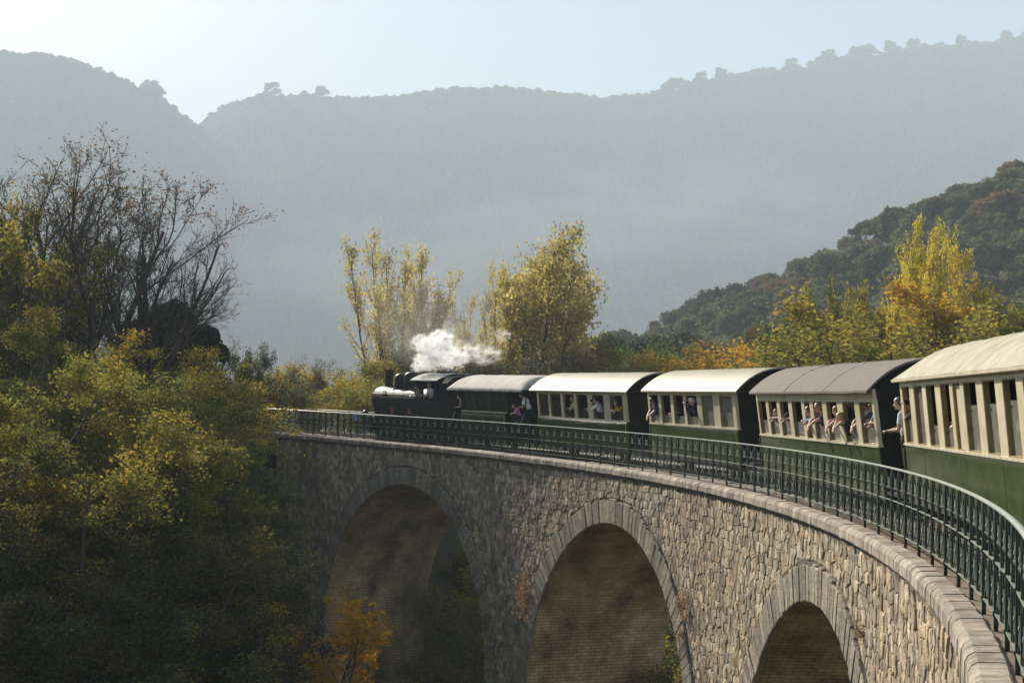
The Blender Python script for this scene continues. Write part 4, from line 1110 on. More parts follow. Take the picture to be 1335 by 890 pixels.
    for e in extras:
        m = MB()
        if e == 'sunglasses':
            for sg in (-1, 1): m.ball((.090, sg * .034, .012), (.012, .028, .020), 10, 6); m.tube([(.085, sg * .06, .018), (.0, sg * .084, .012)], .004, 4)
            m.tube([(.098, -.015, .016), (.098, .015, .016)], .004, 4); child('sunglasses', m, M_eye)
        elif e == 'glasses':
            for sg in (-1, 1): m.tube([(.096, sg * .033 + .024 * math.cos(t), .010 + .018 * math.sin(t)) for t in np.linspace(0, 2 * PI, 11)], .0035, 4); m.tube([(.09, sg * .06, .014), (.0, sg * .084, .010)], .0035, 4)
            child('glasses', m, M_eye)
        elif e[0] == 'cap':
            m.ball((-.014, 0, .045), (.115, .095, .085), 16, 8); m.box(.07, .17, -.06, .06, .045, .055); child('cap', m, cloth('cap_cloth', e[1]))
        elif e[0] == 'hat':
            m.ball((-.014, 0, .05), (.112, .094, .085), 16, 8); m.lathe([(.17, .038), (.175, .045), (.10, .055)], (-.01, 0, 0), 'z', 20); child('hat', m, cloth('hat_cloth', e[1]))
        elif e == 'beard':
            m.ball((.035, 0, -.075), (.055, .062, .045), 12, 8); child('beard', m, _hm[hair])
        elif e == 'camera':
            m.box(.115, .165, -.065, .065, -.045, .035); m.lathe([(.036, .165), (.036, .225), (.03, .23)], (0, 0, -.008), 'x', 14)
            me2 = m.mesh('camera', M_black); c = bpy.data.objects.new('camera', me2); COL.objects.link(c); c.matrix_world = o.matrix_world @ HM
            tag(c, 'black camera held by the ' + (cam_owner[0]), 'camera')
        elif e == 'strap':
            m2 = MB(); m2.tube([Q(.10, .10, 1.40), Q(.135, .02, 1.22), Q(.11, -.10, 1.02)], .012, 4); c = put('bag_strap', m2.mesh('bag_strap', M_black), o)
    return o
lean_top = [1.25]; cam_owner = ['']
FL = .62
OUT = -PI / 2            # facing out of the near side, car frame
def seat(key, label, win_x, glass_h, **kw):
    """person at a window: chin a little over the top of the lowered pane"""
    s = kw.get('tall', 1.7) / 1.7
    lean_top[0] = SILL + glass_h - FL + .01
    y = kw.pop('y', .30); yaw = kw.pop('yaw', OUT)
    return person(label, MAT[key], win_x, y, FL, yaw, kw.pop('pose', 'sill'), **kw)
T4 = .84 * .42
# carriage four (felt roof), from its far end
seat('c4', 'brown-haired child peering over the lowered pane, second window of the felt-roofed carriage', 1.5, T4, tall=1.48, hair='brown', shirt=(.3, .25, .2), y=0.26, headtilt=.25, lean=.25)
seat('c4', 'person in a dark cap bent low in the third window of the felt-roofed carriage', 2.45, T4, tall=1.40, hair='dark', shirt=(.05, .05, .07), extras=(('cap', (.03, .04, .06)),), y=0.29, lean=.3)
seat('c4', 'person in a rust-red top seen in profile inside the fourth window of the felt-roofed carriage', 3.75, T4, tall=1.62, hair='dark', shirt=(.28, .07, .04), y=0.49, yaw=OUT - .9, pose='stand')
seat('c4', 'dark-haired person in a pale blue shirt with folded arms over the narrow middle window', 4.40, T4, tall=1.58, hair='dark', shirt=(.42, .52, .72), sleeve=1, y=0.24, lean=.28, headyaw=-.7)
seat('c4', 'smiling woman with glasses and a dark purple top, hand hanging over the pane', 5.2, T4, tall=1.66, hair='blond', shirt=(.035, .02, .04), extras=('glasses',), y=0.20, pose='hang', lean=.22, headyaw=.2)
seat('c4', 'tall dark-haired man standing behind the woman in the seventh window', 6.15, T4, tall=1.74, hair='brown', shirt=(.04, .03, .03), y=0.59, pose='stand', headyaw=-.6)
seat('c4', 'woman with clasped hands out of the seventh window beside the blond boy', 6.45, T4, tall=1.60, hair='ginger', shirt=(.20, .12, .08), y=0.22, pose='hang', lean=.25, headyaw=-.6)
seat('c4', 'blond boy bending his head out between the seventh and eighth windows', 7.0, T4, tall=1.52, hair='blond', shirt=(.02, .02, .03), y=0.20, lean=.45, headyaw=-.5, pose='hang', headtilt=.3)
seat('c4', 'person in sunglasses with ginger hair at the eighth window of the felt-roofed carriage', 7.52, T4, tall=1.74, hair='ginger', shirt=(.55, .52, .5), extras=('sunglasses',), y=0.42, pose='hang', lean=.12, headyaw=-.3)
seat('c4', 'man in sunglasses and checked blue shirt at the rearmost felt-roofed carriage window', 8.62, T4, tall=1.72, hair='dark', shirt=(.26, .30, .45), extras=('sunglasses',), y=0.26, pose='sill', lean=.22, headyaw=.9, skin=M_skin2)
# carriage three
T3 = .875 * .28
seat('c3', 'bearded man in navy leaning out of the window ahead of the white-haired photographer', .52, T3, tall=1.66, hair='dark', shirt=(.03, .035, .06), extras=('beard',), y=0.20, lean=.35, headyaw=-.9, pose='hang')
seat('c3', 'dark-haired woman half hidden behind the photographer, hands on the pane', 1.85, T3, tall=1.58, hair='dark', shirt=(.10, .08, .07), longhair=True, y=0.34, lean=.2, headyaw=-.5)
cam_owner[0] = 'white-haired man'
seat('c3', 'white-haired man in a navy jacket photographing from the fourth window', 3.75, T3, tall=1.66, hair='white', shirt=(.025, .035, .07), sleeve=1, y=0.20, yaw=OUT - .75, pose='camera', lean=.3, extras=('camera',))
# carriage two
T2 = .83 * .33
person('passenger in a pale top behind the closed first window', MAT['c2'], .55, .45, FL, OUT - .8, 'stand', 'grey', (.55, .52, .45), 1.52, .9)
seat('c2', 'person in a bright yellow-green top resting hands on the third window', 2.75, T2, tall=1.62, hair='brown', shirt=(.55, .60, .12), y=0.29, lean=.2, headyaw=-.8)
seat('c2', 'pink-faced child half hidden behind the fourth window pillar', 4.05, T2, tall=1.42, hair='brown', shirt=(.30, .10, .14), y=0.32, lean=.2, headyaw=-.8)
cam_owner[0] = 'man in the white shirt'
seat('c2', 'dark-haired man in a white shirt photographing from the fifth window', 4.85, T2, tall=1.62, hair='dark', shirt=(.75, .73, .66), y=0.20, yaw=OUT - .85, pose='camera', lean=.28, extras=('camera',), sleeve=.6)
seat('c2', 'person in a blue cap behind the photographing man', 5.3, T2, tall=1.58, hair='brown', shirt=(.05, .06, .12), y=0.39, extras=(('cap', (.06, .14, .5)),), lean=.2, headyaw=-.6)
seat('c2', 'dark-haired woman in a mustard cardigan at the last window of the carriage', 6.2, T2, tall=1.52, hair='dark', shirt=(.50, .27, .03), longhair=True, y=0.24, lean=.22, headyaw=-.8, sleeve=1)
# first carriage and its platforms
person('passenger seated behind the shut middle windows of the green carriage', MAT['c1'], 1.42, .55, FL, OUT, 'stand', 'brown', (.4, .4, .38), 1.40, .9)
person('second passenger behind the shut middle windows of the green carriage, further back', MAT['c1'], 1.95, .62, FL, OUT - .3, 'stand', 'dark', (.12, .12, .14), 1.42, .9)
person('balding man leaning out of the front platform of the green carriage', MAT['c1'], -.33, .34, .56, OUT - .7, 'hold', 'brown', (.35, .32, .27), 1.58, .9, None, .35)
lean_top[0] = .82
person('girl in a pink top leaning on the gate of the rear platform', MAT['c1'], 4.12, .30, .56, OUT - .35, 'sill', 'dark', (.65, .25, .55), 1.28, .2, None, .4, 0, (), True)
person('man in a white T-shirt with a shoulder strap standing behind the girl in pink', MAT['c1'], 4.78, .35, .56, OUT - .8, 'hold', 'dark', (.78, .78, .78), 1.74, .3, M_skin2, .38, 0, ('strap',))
# gangway before the nearest carriage, and the nearest carriage
person('woman in a white V-neck top standing on the gangway beside the nearest carriage', MAT['c5'], -.80, .17, .56, OUT - .45, 'hold', 'brown', (.72, .72, .72), 1.70, .3, None, .06, pants=M_darkc)
person('dark-clothed passenger standing in the shadow behind the woman on the gangway', MAT['c5'], -1.0, .75, .56, OUT + .3, 'stand', 'dark', (.05, .05, .05), 1.72, .9)
cam_owner[0] = 'passenger at the nearest carriage'
lean_top[0] = SILL + .48 - FL
person('passenger holding a camera out of the first window of the nearest carriage', MAT['c5'], .62, .22, FL, OUT - .7, 'camera', 'dark', (.06, .05, .05), 1.68, .9, None, .12, 0, ('camera',))
lean_top[0] = SILL + .34 - FL
person('child peeping over the lowered pane in the fourth window of the nearest carriage', MAT['c5'], 3.92, .35, FL, OUT - .3, 'sill', 'brown', (.12, .10, .10), 1.48, .5, None, .15)
person('passenger sitting far inside the eighth window of the nearest carriage', MAT['c5'], 7.7, 1.2, FL, OUT - .6, 'stand', 'brown', (.30, .12, .10), 1.72, .5)
# footplate crew
person('locomotive driver in a light shirt at the cab window', LM, 5.55, .32, 1.06, OUT + .1, 'hold', 'grey', (.55, .5, .55), 1.55, .9, None, .2, 0, (), False, 0, 'crew')
person('fireman leaning out of the front of the cab beside the tank', LM, 4.98, .16, 1.06, OUT - .9, 'hold', 'dark', (.25, .22, .2), 1.5, .9, M_skin2, .35, 0, (('cap', (.05, .05, .07)),), False, 0, 'crew')
# ------------------------------------------------------------------ trees
M_bark = surf('bark', (0.035, 0.028, 0.022), (0.10, 0.085, 0.068), 0.95, 3, 0.02, 16, stretch=(1, 1, .3), spec=0.2)
M_barkg = surf('grey_bark', (0.07, 0.065, 0.055), (0.16, 0.15, 0.13), 0.95, 3, 0.02, 16, stretch=(1, 1, .3), spec=0.2)
def lm_(a): return a
L_poplar = leafmat('poplar_leaves', [(.20, .19, .06), (.42, .35, .11), (.56, .43, .13), (.64, .52, .20)], .55)
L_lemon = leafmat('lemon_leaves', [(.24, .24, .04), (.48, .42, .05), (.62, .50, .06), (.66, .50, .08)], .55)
L_gold = leafmat('golden_leaves', [(.10, .12, .02), (.34, .28, .04), (.46, .30, .04), (.48, .24, .03)], .5)
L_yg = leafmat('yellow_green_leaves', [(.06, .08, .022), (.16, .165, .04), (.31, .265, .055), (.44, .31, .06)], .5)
L_locust = leafmat('locust_leaves', [(.04, .06, .022), (.085, .105, .032), (.17, .175, .045), (.32, .26, .05), (.42, .27, .045)], .5)
L_shade = leafmat('shade_dark_leaves', [(.03, .042, .02), (.06, .07, .028), (.11, .11, .04), (.26, .20, .05)], .4)  # leaves darkened to stand for the shade low on the bank
L_green = leafmat('green_leaves', [(.03, .06, .02), (.07, .12, .035), (.13, .19, .045), (.22, .24, .06)], .5)
L_orange = leafmat('orange_leaves', [(.26, .18, .03), (.55, .33, .04), (.62, .34, .03), (.58, .24, .03)], .5)
L_oak = leafmat('holm_oak_leaves', [(.055, .065, .028), (.12, .13, .055), (.19, .19, .09), (.26, .245, .12)], .35)
L_brown = leafmat('rusty_leaves', [(.07, .05, .03), (.16, .10, .045), (.24, .15, .06), (.28, .20, .09)], .4)
L_dark = leafmat('dark_leaves', [(.015, .02, .012), (.03, .036, .02), (.05, .055, .032)], .2)
L_grey = leafmat('grey_green_leaves', [(.05, .06, .035), (.11, .12, .07), (.19, .18, .11)], .4)

class Skel:
    def __init__(s, seed): s.r = np.random.RandomState(seed); s.seg = []; s.tip = []
    def grow(s, p, d, L, r, lev, P):
        n = P['seg'][lev]; last = lev == len(P['seg']) - 1; step = L / n; d = d / np.linalg.norm(d)
        kids = P['kids'][lev] if not last else 0
        at_ = sorted(s.r.uniform(P['from'][lev], 1.0, kids)) if kids else []
        ki = 0; ang0 = s.r.uniform(0, 6.28)
        for i in range(n):
            r0 = r * (1 - .72 * i / n); r1 = r * (1 - .72 * (i + 1) / n)
            d = d + s.r.normal(0, P['wob'][lev], 3) + np.array([0, 0, P['up'][lev]]); d /= np.linalg.norm(d)
            q = p + d * step; s.seg.append((p, q, r0, r1)); 
            if lev >= P['leaf']: s.tip.append((q, d))
            while ki < len(at_) and at_[ki] <= (i + 1) / n:
                t = at_[ki]; a = P['ang'][lev] * s.r.uniform(.75, 1.25); ang0 += 2.4 + s.r.uniform(-.5, .5)
                u = np.cross(d, [0, 0, 1.0]) if abs(d[2]) < .95 else np.array([1.0, 0, 0]); u /= np.linalg.norm(u); v = np.cross(d, u)
                nd = d * math.cos(a) + (u * math.cos(ang0) + v * math.sin(ang0)) * math.sin(a)
                LL = L * P['len'][lev] * s.r.uniform(.7, 1.2) * (1.15 - .55 * t)
                s.grow(p + (q - p) * s.r.rand(), nd, LL, max(r1 * P['rad'][lev], P.get('rmin', .006)), lev + 1, P); ki += 1
            p = q
    def wood(s, name, mat, k=4):
        A = np.array([a for a, b, c, d in s.seg]); B = np.array([b for a, b, c, d in s.seg]); R0 = np.array([c for a, b, c, d in s.seg]); R1 = np.array([d for a, b, c, d in s.seg])
        D = B - A; L = np.linalg.norm(D, axis=1, keepdims=True); D = D / np.maximum(L, 1e-9)
        U = np.cross(D, np.where(np.abs(D[:, 2:3]) < .9, [[0, 0, 1.0]], [[1.0, 0, 0]])); U /= np.linalg.norm(U, axis=1, keepdims=True); W_ = np.cross(D, U)
        m = len(A); V = np.zeros((m, 2 * k, 3))
        for j in range(k):
            t = 2 * PI * j / k; dirv = U * math.cos(t) + W_ * math.sin(t)
            V[:, j] = A + dirv * R0[:, None]; V[:, k + j] = B + D * R1[:, None] * .5 + dirv * R1[:, None]
        b = (np.arange(m) * 2 * k)[:, None]
        F = np.concatenate([np.concatenate([b + j, b + (j + 1) % k, b + k + (j + 1) % k, b + k + j], 1) for j in range(k)], 0)
        return mesh_np(name, V.reshape(-1, 3), F, mat, True)

def leaf_quads(C, size, rng, aspect=.6, droop=0.0, sizevar=.35):
    n = len(C)
    u = rng.normal(size=(n, 3)); u[:, 2] = u[:, 2] * .6 - droop; u /= np.linalg.norm(u, axis=1, keepdims=True)
    w_ = rng.normal(size=(n, 3)); v = np.cross(u, w_); v /= np.linalg.norm(v, axis=1, keepdims=True)
    s = size * (1 + rng.uniform(-sizevar, sizevar, (n, 1)))
    return np.stack([C - u * s * .5, C + v * s * aspect * .5 - u * s * .05, C + u * s * .5, C - v * s * aspect * .5 - u * s * .05], 1)
def leaf_mesh(name, Q, mat):
    V = Q.reshape(-1, 3); F = np.arange(len(V)).reshape(-1, 4)
    return mesh_np(name, V, F, mat)
def scatter(tips, per, sig, rng, flat=1.0):
    P = np.array([t[0] for t in tips]); D = np.array([t[1] for t in tips])
    P = np.repeat(P, per, 0) + rng.normal(size=(len(P) * per, 3)) * np.array([sig, sig, sig * flat]); return P

SPECIES = {}; DIM = {}
def measure(name, k, me):
    C = np.zeros(len(me.vertices) * 3); me.vertices.foreach_get('co', C); C = C.reshape(-1, 3)
    DIM[name, k] = (float(np.percentile(C[:, 2], 99.7)), float(np.percentile(np.hypot(C[:, 0], C[:, 1]), 92)))
def species(name, P, start, H, r0, leafmat_, bark, per, sig, size, seeds, aspect=.6, multi=1, spreadang=.25, flat=1.0, nleaf=None, droop=0.0, side=None):
    """several individuals of one kind: list of (wood mesh, crown mesh)"""
    out = []
    for sd_ in seeds:
        sk = Skel(sd_); r = sk.r
        for k in range(multi):
            a = 2.4 * k + r.uniform(-.3, .3); t = spreadang * (.15 + 1.05 * ((k + .5) / multi) ** .6) if multi > 1 else 0
            d = np.array([math.cos(a) * math.sin(t), math.sin(a) * math.sin(t), math.cos(t)])
            b = np.array([math.cos(a) * .25 * (multi > 1), math.sin(a) * .25 * (multi > 1), -.6])
            sk.grow(b, d, H * (r.uniform(.75, 1.0) if multi > 1 else 1), r0, 0, P)
        tips = sk.tip
        if per:
            C = scatter(tips, per, sig, r, flat)
            if nleaf and len(C) > nleaf: C = C[r.choice(len(C), nleaf, False)]
            cr = leaf_mesh(name + '_crown', leaf_quads(C, size, r, aspect, droop), leafmat_)
        else: cr = None
        out.append((sk.wood(name + '_trunk', bark), cr)); measure(name, len(out) - 1, cr or out[-1][0])
    SPECIES[name] = out
def plant(kind, i, loc, s=1.0, rz=0.0, label='', cat='tree', group=None, name=None, sz=None, crown_mat=None):
    w_, c_ = SPECIES[kind][i % len(SPECIES[kind])]
    e = empty(name or 'tree', loc, None, rz); e.scale = (s, s, sz or s)
    tag(e, label, cat, group)
    if w_: put('trunk', w_, e)
    if c_:
        if crown_mat and crown_mat.name != c_.materials[0].name:
            key = (c_.name, crown_mat.name)
            if key not in _cm: q = c_.copy(); q.materials.clear(); q.materials.append(crown_mat); _cm[key] = q
            c_ = _cm[key]
        put('crown', c_, e)
    return e
_cm = {}
up3 = [.02, .06, .06, .03]
# fan-shaped poplar of steep leaders
species('poplar', dict(seg=[9, 5, 4], kids=[34, 6], wob=[.03, .09, .14], up=[.02, .10, .10], ang=[.55, .5], len=[.19, .45], rad=[.45, .5], **{'from': [.14, .15]}, leaf=1, rmin=.008), None, 12.0, .12, L_poplar, M_barkg, 4, .17, .15, [21, 22], nleaf=27000, aspect=.8, multi=12, spreadang=.33)
# broad round crowned tree with clumped leaves
species('broad', dict(seg=[6, 7, 5, 4], kids=[12, 8, 5], wob=[.08, .12, .16, .2], up=[.02, .03, .03, .02], ang=[.85, .75, .8], len=[.42, .42, .42], rad=[.5, .5, .5], **{'from': [.2, .2, .2]}, leaf=2, rmin=.009), None, 8.4, .14, L_poplar, M_bark, 4, .20, .16, [31, 32, 33], nleaf=27000, aspect=.8, multi=5, spreadang=.46)
# taller rounded crown
species('round', dict(seg=[7, 7, 5, 4], kids=[15, 8, 5], wob=[.07, .11, .15, .2], up=[.015, .03, .03, .02], ang=[.8, .7, .8], len=[.33, .42, .42], rad=[.5, .5, .5], **{'from': [.2, .2, .2]}, leaf=2, rmin=.009), None, 13.5, .17, L_poplar, M_bark, 4, .30, .19, [35, 36], nleaf=25000, aspect=.85, multi=6, spreadang=.33)
# slender autumn tree, open
species('slender', dict(seg=[7, 6, 4], kids=[15, 7], wob=[.05, .10, .16], up=[.04, .08, .05], ang=[.6, .65], len=[.36, .42], rad=[.45, .5], **{'from': [.2, .2]}, leaf=1, rmin=.01), None, 8.0, .13, L_yg, M_bark, 13, .26, .19, [41, 42, 43, 44], nleaf=13000, aspect=.7)
# thicket shrub of many stems
species('thicket', dict(seg=[6, 5, 4], kids=[9, 6], wob=[.08, .14, .2], up=[.03, .02, .0], ang=[.6, .7], len=[.42, .42], rad=[.5, .5], **{'from': [.25, .2]}, leaf=1, rmin=.008), None, 4.2, .05, L_yg, M_bark, 7, .16, .10, [51, 52, 53], multi=6, spreadang=.55, nleaf=22000, aspect=.6)
# locust: layered flat sprays of small leaflets
species('locust', dict(seg=[8, 7, 5, 4], kids=[12, 9, 4], wob=[.06, .12, .16, .2], up=[.02, .0, -.01, -.02], ang=[.95, .8, .7], len=[.42, .42, .42], rad=[.45, .5, .5], **{'from': [.22, .2, .2]}, leaf=2, rmin=.007), None, 8.5, .11, L_locust, M_barkg, 9, .15, .085, [61, 62, 63, 64], multi=2, spreadang=.3, flat=.5, nleaf=52000, aspect=.5)
# ferny green shoots (tree of heaven)
species('ferny', dict(seg=[6, 5, 7], kids=[10, 7], wob=[.08, .12, .07], up=[.05, .04, -.05], ang=[.7, .8], len=[.46, .55], rad=[.5, .4], **{'from': [.2, .2]}, leaf=2, rmin=.007), None, 5.0, .07, L_green, M_bark, 7, .085, .14, [71, 72, 73], multi=3, spreadang=.45, flat=.6, nleaf=17000, aspect=.35, droop=.3)
# bare crown of fine twigs
species('bare', dict(seg=[7, 9, 8, 6, 4], kids=[9, 10, 9, 6], wob=[.06, .08, .10, .14, .18], up=[.03, .045, .05, .05, .03], ang=[.75, .62, .62, .6], len=[.85, .50, .45, .42], rad=[.62, .5, .5, .55], **{'from': [.18, .2, .15, .15]}, leaf=9, rmin=.008), None, 7.5, .30, None, M_bark, 0, 0, 0, [83, 84])
species('twiggy', dict(seg=[6, 7, 6, 4], kids=[10, 9, 6], wob=[.06, .10, .14, .18], up=[.05, .07, .05, .03], ang=[.55, .6, .6], len=[.6, .42, .42], rad=[.55, .5, .5], **{'from': [.15, .2, .15]}, leaf=3, rmin=.008), None, 7.5, .14, L_brown, M_bark, 2, .14, .085, [91, 92, 93], nleaf=2400, multi=2, spreadang=.3)
# evergreen oaks for the hill: crowns of clumps on short limbs
def clump_tree(name, seeds, R, H, mat, nclump, nleaf, size):
    out = []
    for sd_ in seeds:
        r = np.random.RandomState(sd_)
        sk = Skel(sd_); cs = []
        for k in range(nclump):
            a = r.uniform(0, 6.28); el = r.uniform(-.25, 1.0); rr = R * r.uniform(.35, .78)
            c = np.array([math.cos(a) * rr * math.cos(el * 1.2), math.sin(a) * rr * math.cos(el * 1.2), H * .55 + el * H * .36]); cs.append((c, R * r.uniform(.24, .42)))
            n = 5; p = np.array([0, 0, -.5]); m0 = np.array([c[0] * .25, c[1] * .25, H * .35])
            for i in range(n):
                t = (i + 1) / n; q = (1 - t) ** 2 * np.array([0, 0, -.5]) + 2 * t * (1 - t) * m0 + t * t * c; sk.seg.append((p, q, .16 * (1 - t * .7), .16 * (1 - t * .8))); p = q
        per = nleaf // nclump; P = []
        for c, cr in cs:
            d = r.normal(size=(per, 3)); d /= np.linalg.norm(d, axis=1, keepdims=True); d[:, 2] = np.where(d[:, 2] < -.3, -d[:, 2], d[:, 2])
            rad = cr * (1 - .45 * r.rand(per, 1) ** 1.6) * (1 + .18 * np.sin(d[:, :1] * 5 + d[:, 1:2] * 4)); P.append(c + d * rad * np.array([1, 1, .85]))
        P = np.concatenate(P)
        out.append((sk.wood(name + '_trunk', M_bark, 4), leaf_mesh(name + '_crown', leaf_quads(P, size, r, .8), mat))); measure(name, len(out) - 1, out[-1][1])
    SPECIES[name] = out
clump_tree('oak', [101, 102, 103, 104, 105, 106], 3.6, 6.6, L_oak, 17, 4600, .42)
clump_tree('evergreen', [111, 112], 3.0, 7.0, L_dark, 22, 14000, .24)
clump_tree('ridge', [121, 122, 123], 4.5, 10.0, L_oak, 12, 900, 1.3)

R_ = random.Random(77)
def gz(x, y): return float(ground_h(x, y))
def plant_px(kind, i, u, v_top, Y, Hnat, label, cat='tree', group=None, name=None, mat=None, s=None, base=None, rz=None, wide=1.0, wpx=None):
    """stand a tree at depth Y under photo column u so that its top reaches row v_top; grown from the ground there"""
    top = at(u, v_top, Y); b = gz(top.x, Y) if base is None else base
    Hn, Rn = DIM[kind, i % len(SPECIES[kind])]
    h = top.z - b; sc = h / Hn
    if kind in ('thicket', 'ferny') and sc > 1.7: sc = 1.7; b = top.z - Hn * sc
    if wpx: wide = wpx / 2 / 1850 * Y / Rn / sc
    e = plant(kind, i, (top.x, Y, b), sc * wide, R_.uniform(0, 6.28) if rz is None else rz, label, cat, group, name, crown_mat=mat, sz=sc)
    return e
# ---- the two tall trees beyond the locomotive and their neighbours
plant_px('poplar', 0, 522, 312, 104, 15.5, 'tall fan-shaped golden poplar rising behind the steam plume', name='poplar_tree', rz=.6, wpx=128, base=-3)
plant_px('round', 0, 716, 306, 106, 12.4, 'broad autumn tree with yellow and olive leaves behind the first carriages', name='broadleaf_tree', rz=2.2, wpx=205, base=-3)
plant_px('round', 1, 648, 345, 104, 12.4, 'ochre tree leaning left against the broad autumn tree', name='broadleaf_tree', rz=.4, mat=L_poplar, wpx=75, base=-3)
g_ = 'low autumn trees beyond the locomotive'
rows = [('thicket', 352, 486, 84, L_gold), ('slender', 372, 478, 90, L_poplar), ('thicket', 392, 492, 88, L_yg), ('slender', 412, 482, 92, L_yg), ('thicket', 436, 484, 90, L_yg), ('slender', 462, 470, 96, L_yg), ('thicket', 478, 478, 92, L_gold),
        ('slender', 500, 462, 98, L_yg), ('thicket', 545, 470, 98, L_yg), ('slender', 585, 440, 104, L_poplar), ('thicket', 618, 460, 98, L_grey), ('slender', 790, 442, 104, L_yg), ('thicket', 760, 462, 98, L_yg), ('thicket', 820, 462, 110, L_grey), ('slender', 455, 500, 88, L_gold), ('thicket', 520, 492, 92, L_yg), ('thicket', 690, 455, 100, L_brown), ('thicket', 660, 465, 97, L_yg),
        ('thicket', 415, 500, 82, L_yg), ('thicket', 500, 500, 84, L_yg), ('thicket', 385, 505, 80, L_gold)]
wd = ['golden', 'ochre', 'yellow-green', 'grey-green', 'olive']
def colname(m): return {'poplar_leaves': 'ochre', 'lemon_leaves': 'lemon', 'golden_leaves': 'golden', 'yellow_green_leaves': 'yellow-green', 'grey_green_leaves': 'grey-green', 'rusty_leaves': 'rusty', 'locust_leaves': 'yellow-speckled', 'green_leaves': 'green', 'shade_dark_leaves': 'dull olive', 'orange_leaves': 'orange', 'holm_oak_leaves': 'dark', 'dark_leaves': 'blackish'}[m.name]
for k, (kd, u, v, Y, mt) in enumerate(rows):
    near_ = min([(400, 'left of the locomotive'), (470, 'ahead of the smokebox'), (530, 'behind the chimney'), (600, 'behind the cab'), (700, 'above the green carriage'), (800, 'above the first cream roof')], key=lambda q: abs(q[0] - u))[1]
    plant_px(kd, k, u, v, Y, {'thicket': 5.4, 'slender': 8.6}[kd], '%s %s %s, %s in the low growth' % ('tall' if v < 465 else 'low' if v > 490 else 'middling', colname(mt), 'bush' if kd == 'thicket' else 'young tree', near_), 'bush' if kd == 'thicket' else 'tree', g_, 'bush' if kd == 'thicket' else 'young_tree', mt, base=None, wide=1.25)
# bare saplings
for k, (u, v, Y) in enumerate([(388, 462, 86), (780, 440, 98), (745, 450, 96)]):
    plant_px('twiggy', k, u, v, Y, 9.5, 'thin nearly bare sapling standing in the autumn scrub', 'tree', 'bare saplings', 'sapling')
# ---- autumn trees on the right behind the train
g_ = 'autumn trees behind the rear carriages'
for k, (kd, u, v, Y, mt, lab, wdt) in enumerate([
    ('round', 1210, 292, 92, L_lemon, 'tallest bright yellow tree standing above the felt-roofed carriage', -84),
    ('broad', 1085, 372, 84, L_yg, 'open yellow-green tree at the left end of the autumn row', -110),
    ('slender', 1062, 395, 80, L_yg, 'slim yellow tree leaning out at the left of the autumn row', 1.3),
    ('broad', 1150, 374, 80, L_yg, 'dense yellow-green tree below the tallest yellow one', -110),
    ('broad', 1195, 362, 84, L_lemon, 'rounded yellow tree under the tallest one', -85),
    ('broad', 1268, 352, 84, L_gold, 'orange-gold tree right of the tallest yellow one', -100),
    ('slender', 1240, 372, 78, L_gold, 'slender golden tree in front of the orange-gold one', 1.3),
    ('broad', 1318, 398, 76, L_yg, 'yellow-green tree above the nearest carriage roof', -90),
    ('slender', 1290, 392, 72, L_yg, 'thin branched yellow-green tree above the nearest roof', 1.4),
    ('thicket', 1120, 432, 74, L_yg, 'leafy bush under the yellow-green trees', 1.5),
    ('thicket', 1180, 420, 72, L_yg, 'leafy olive bush directly above the grey roof', 1.5),
    ('thicket', 1250, 430, 70, L_yg, 'leafy bush behind the junction of the two rear carriages', 1.6),
    ('broad', 1030, 428, 100, L_brown, 'rusty brown tree left of the autumn row', -80),
    ('broad', 1370, 380, 80, L_gold, 'golden tree cut by the right edge of the picture', -110),
    ('thicket', 970, 452, 95, L_gold, 'orange-yellow bush above the last cream roof', 1.5), ('thicket', 1000, 448, 98, L_orange, 'small orange bush beside the rusty tree', 1.3),
    ('thicket', 915, 448, 115, L_green, 'pale green bush above the cream roof', 1.3), ('thicket', 885, 462, 105, L_yg, 'low olive bush behind the cream roof', 1.3),
    ('thicket', 940, 462, 95, L_orange, 'rust and orange bush low above the cream roof', 1.3)]):
    plant_px(kd, k, u, v, Y, {'round': 12, 'poplar': 15.5, 'broad': 12.4, 'slender': 8.6, 'thicket': 5.4}[kd], lab, 'bush' if kd == 'thicket' else 'tree', g_, 'bush' if kd == 'thicket' else 'autumn_tree', mt, wide=abs(wdt), wpx=-wdt if wdt < 0 else None)
# ---- evergreen oaks over the right-hand hill
n = 0; tries = 0; placed = []
rr = np.random.RandomState(12)
while n < 292 and tries < 40000:
    tries += 1
    Y = 340 - 190 * rr.rand() ** 1.7; U = rr.uniform(775, 1420); X = (U - 667) / 1850 * Y
    z = gz(X, Y)
    if any((X - a) ** 2 + (Y - b) ** 2 < (5.6 + .4 * rr.rand()) ** 2 for a, b in placed): continue
    placed.append((X, Y)); s = rr.uniform(1.0, 1.75)
    pale = U < 1000 and rr.rand() < .55
    zone = 'at the crest' if Y > 312 else ('halfway up' if Y > 250 else 'at the foot')
    lab = ('grey-green oak %s of the wooded hillside' if pale else 'dark evergreen oak %s of the wooded hill') % zone
    side_ = ', left of the autumn row' if U < 1000 else (', behind the autumn row' if U < 1200 else ', towards the right edge')
    lab = lab + side_; lab = lab.replace('halfway up of', 'halfway up').replace('at the crest', 'near the crest')
    plant('oak', int(rr.randint(6)), (X, Y, z - .4), s, rr.uniform(0, 6.28), lab, 'tree', 'oaks covering the right-hand hill', 'oak_tree', crown_mat=L_grey if pale else (L_oak if rr.rand() < .9 else L_brown))
    n += 1
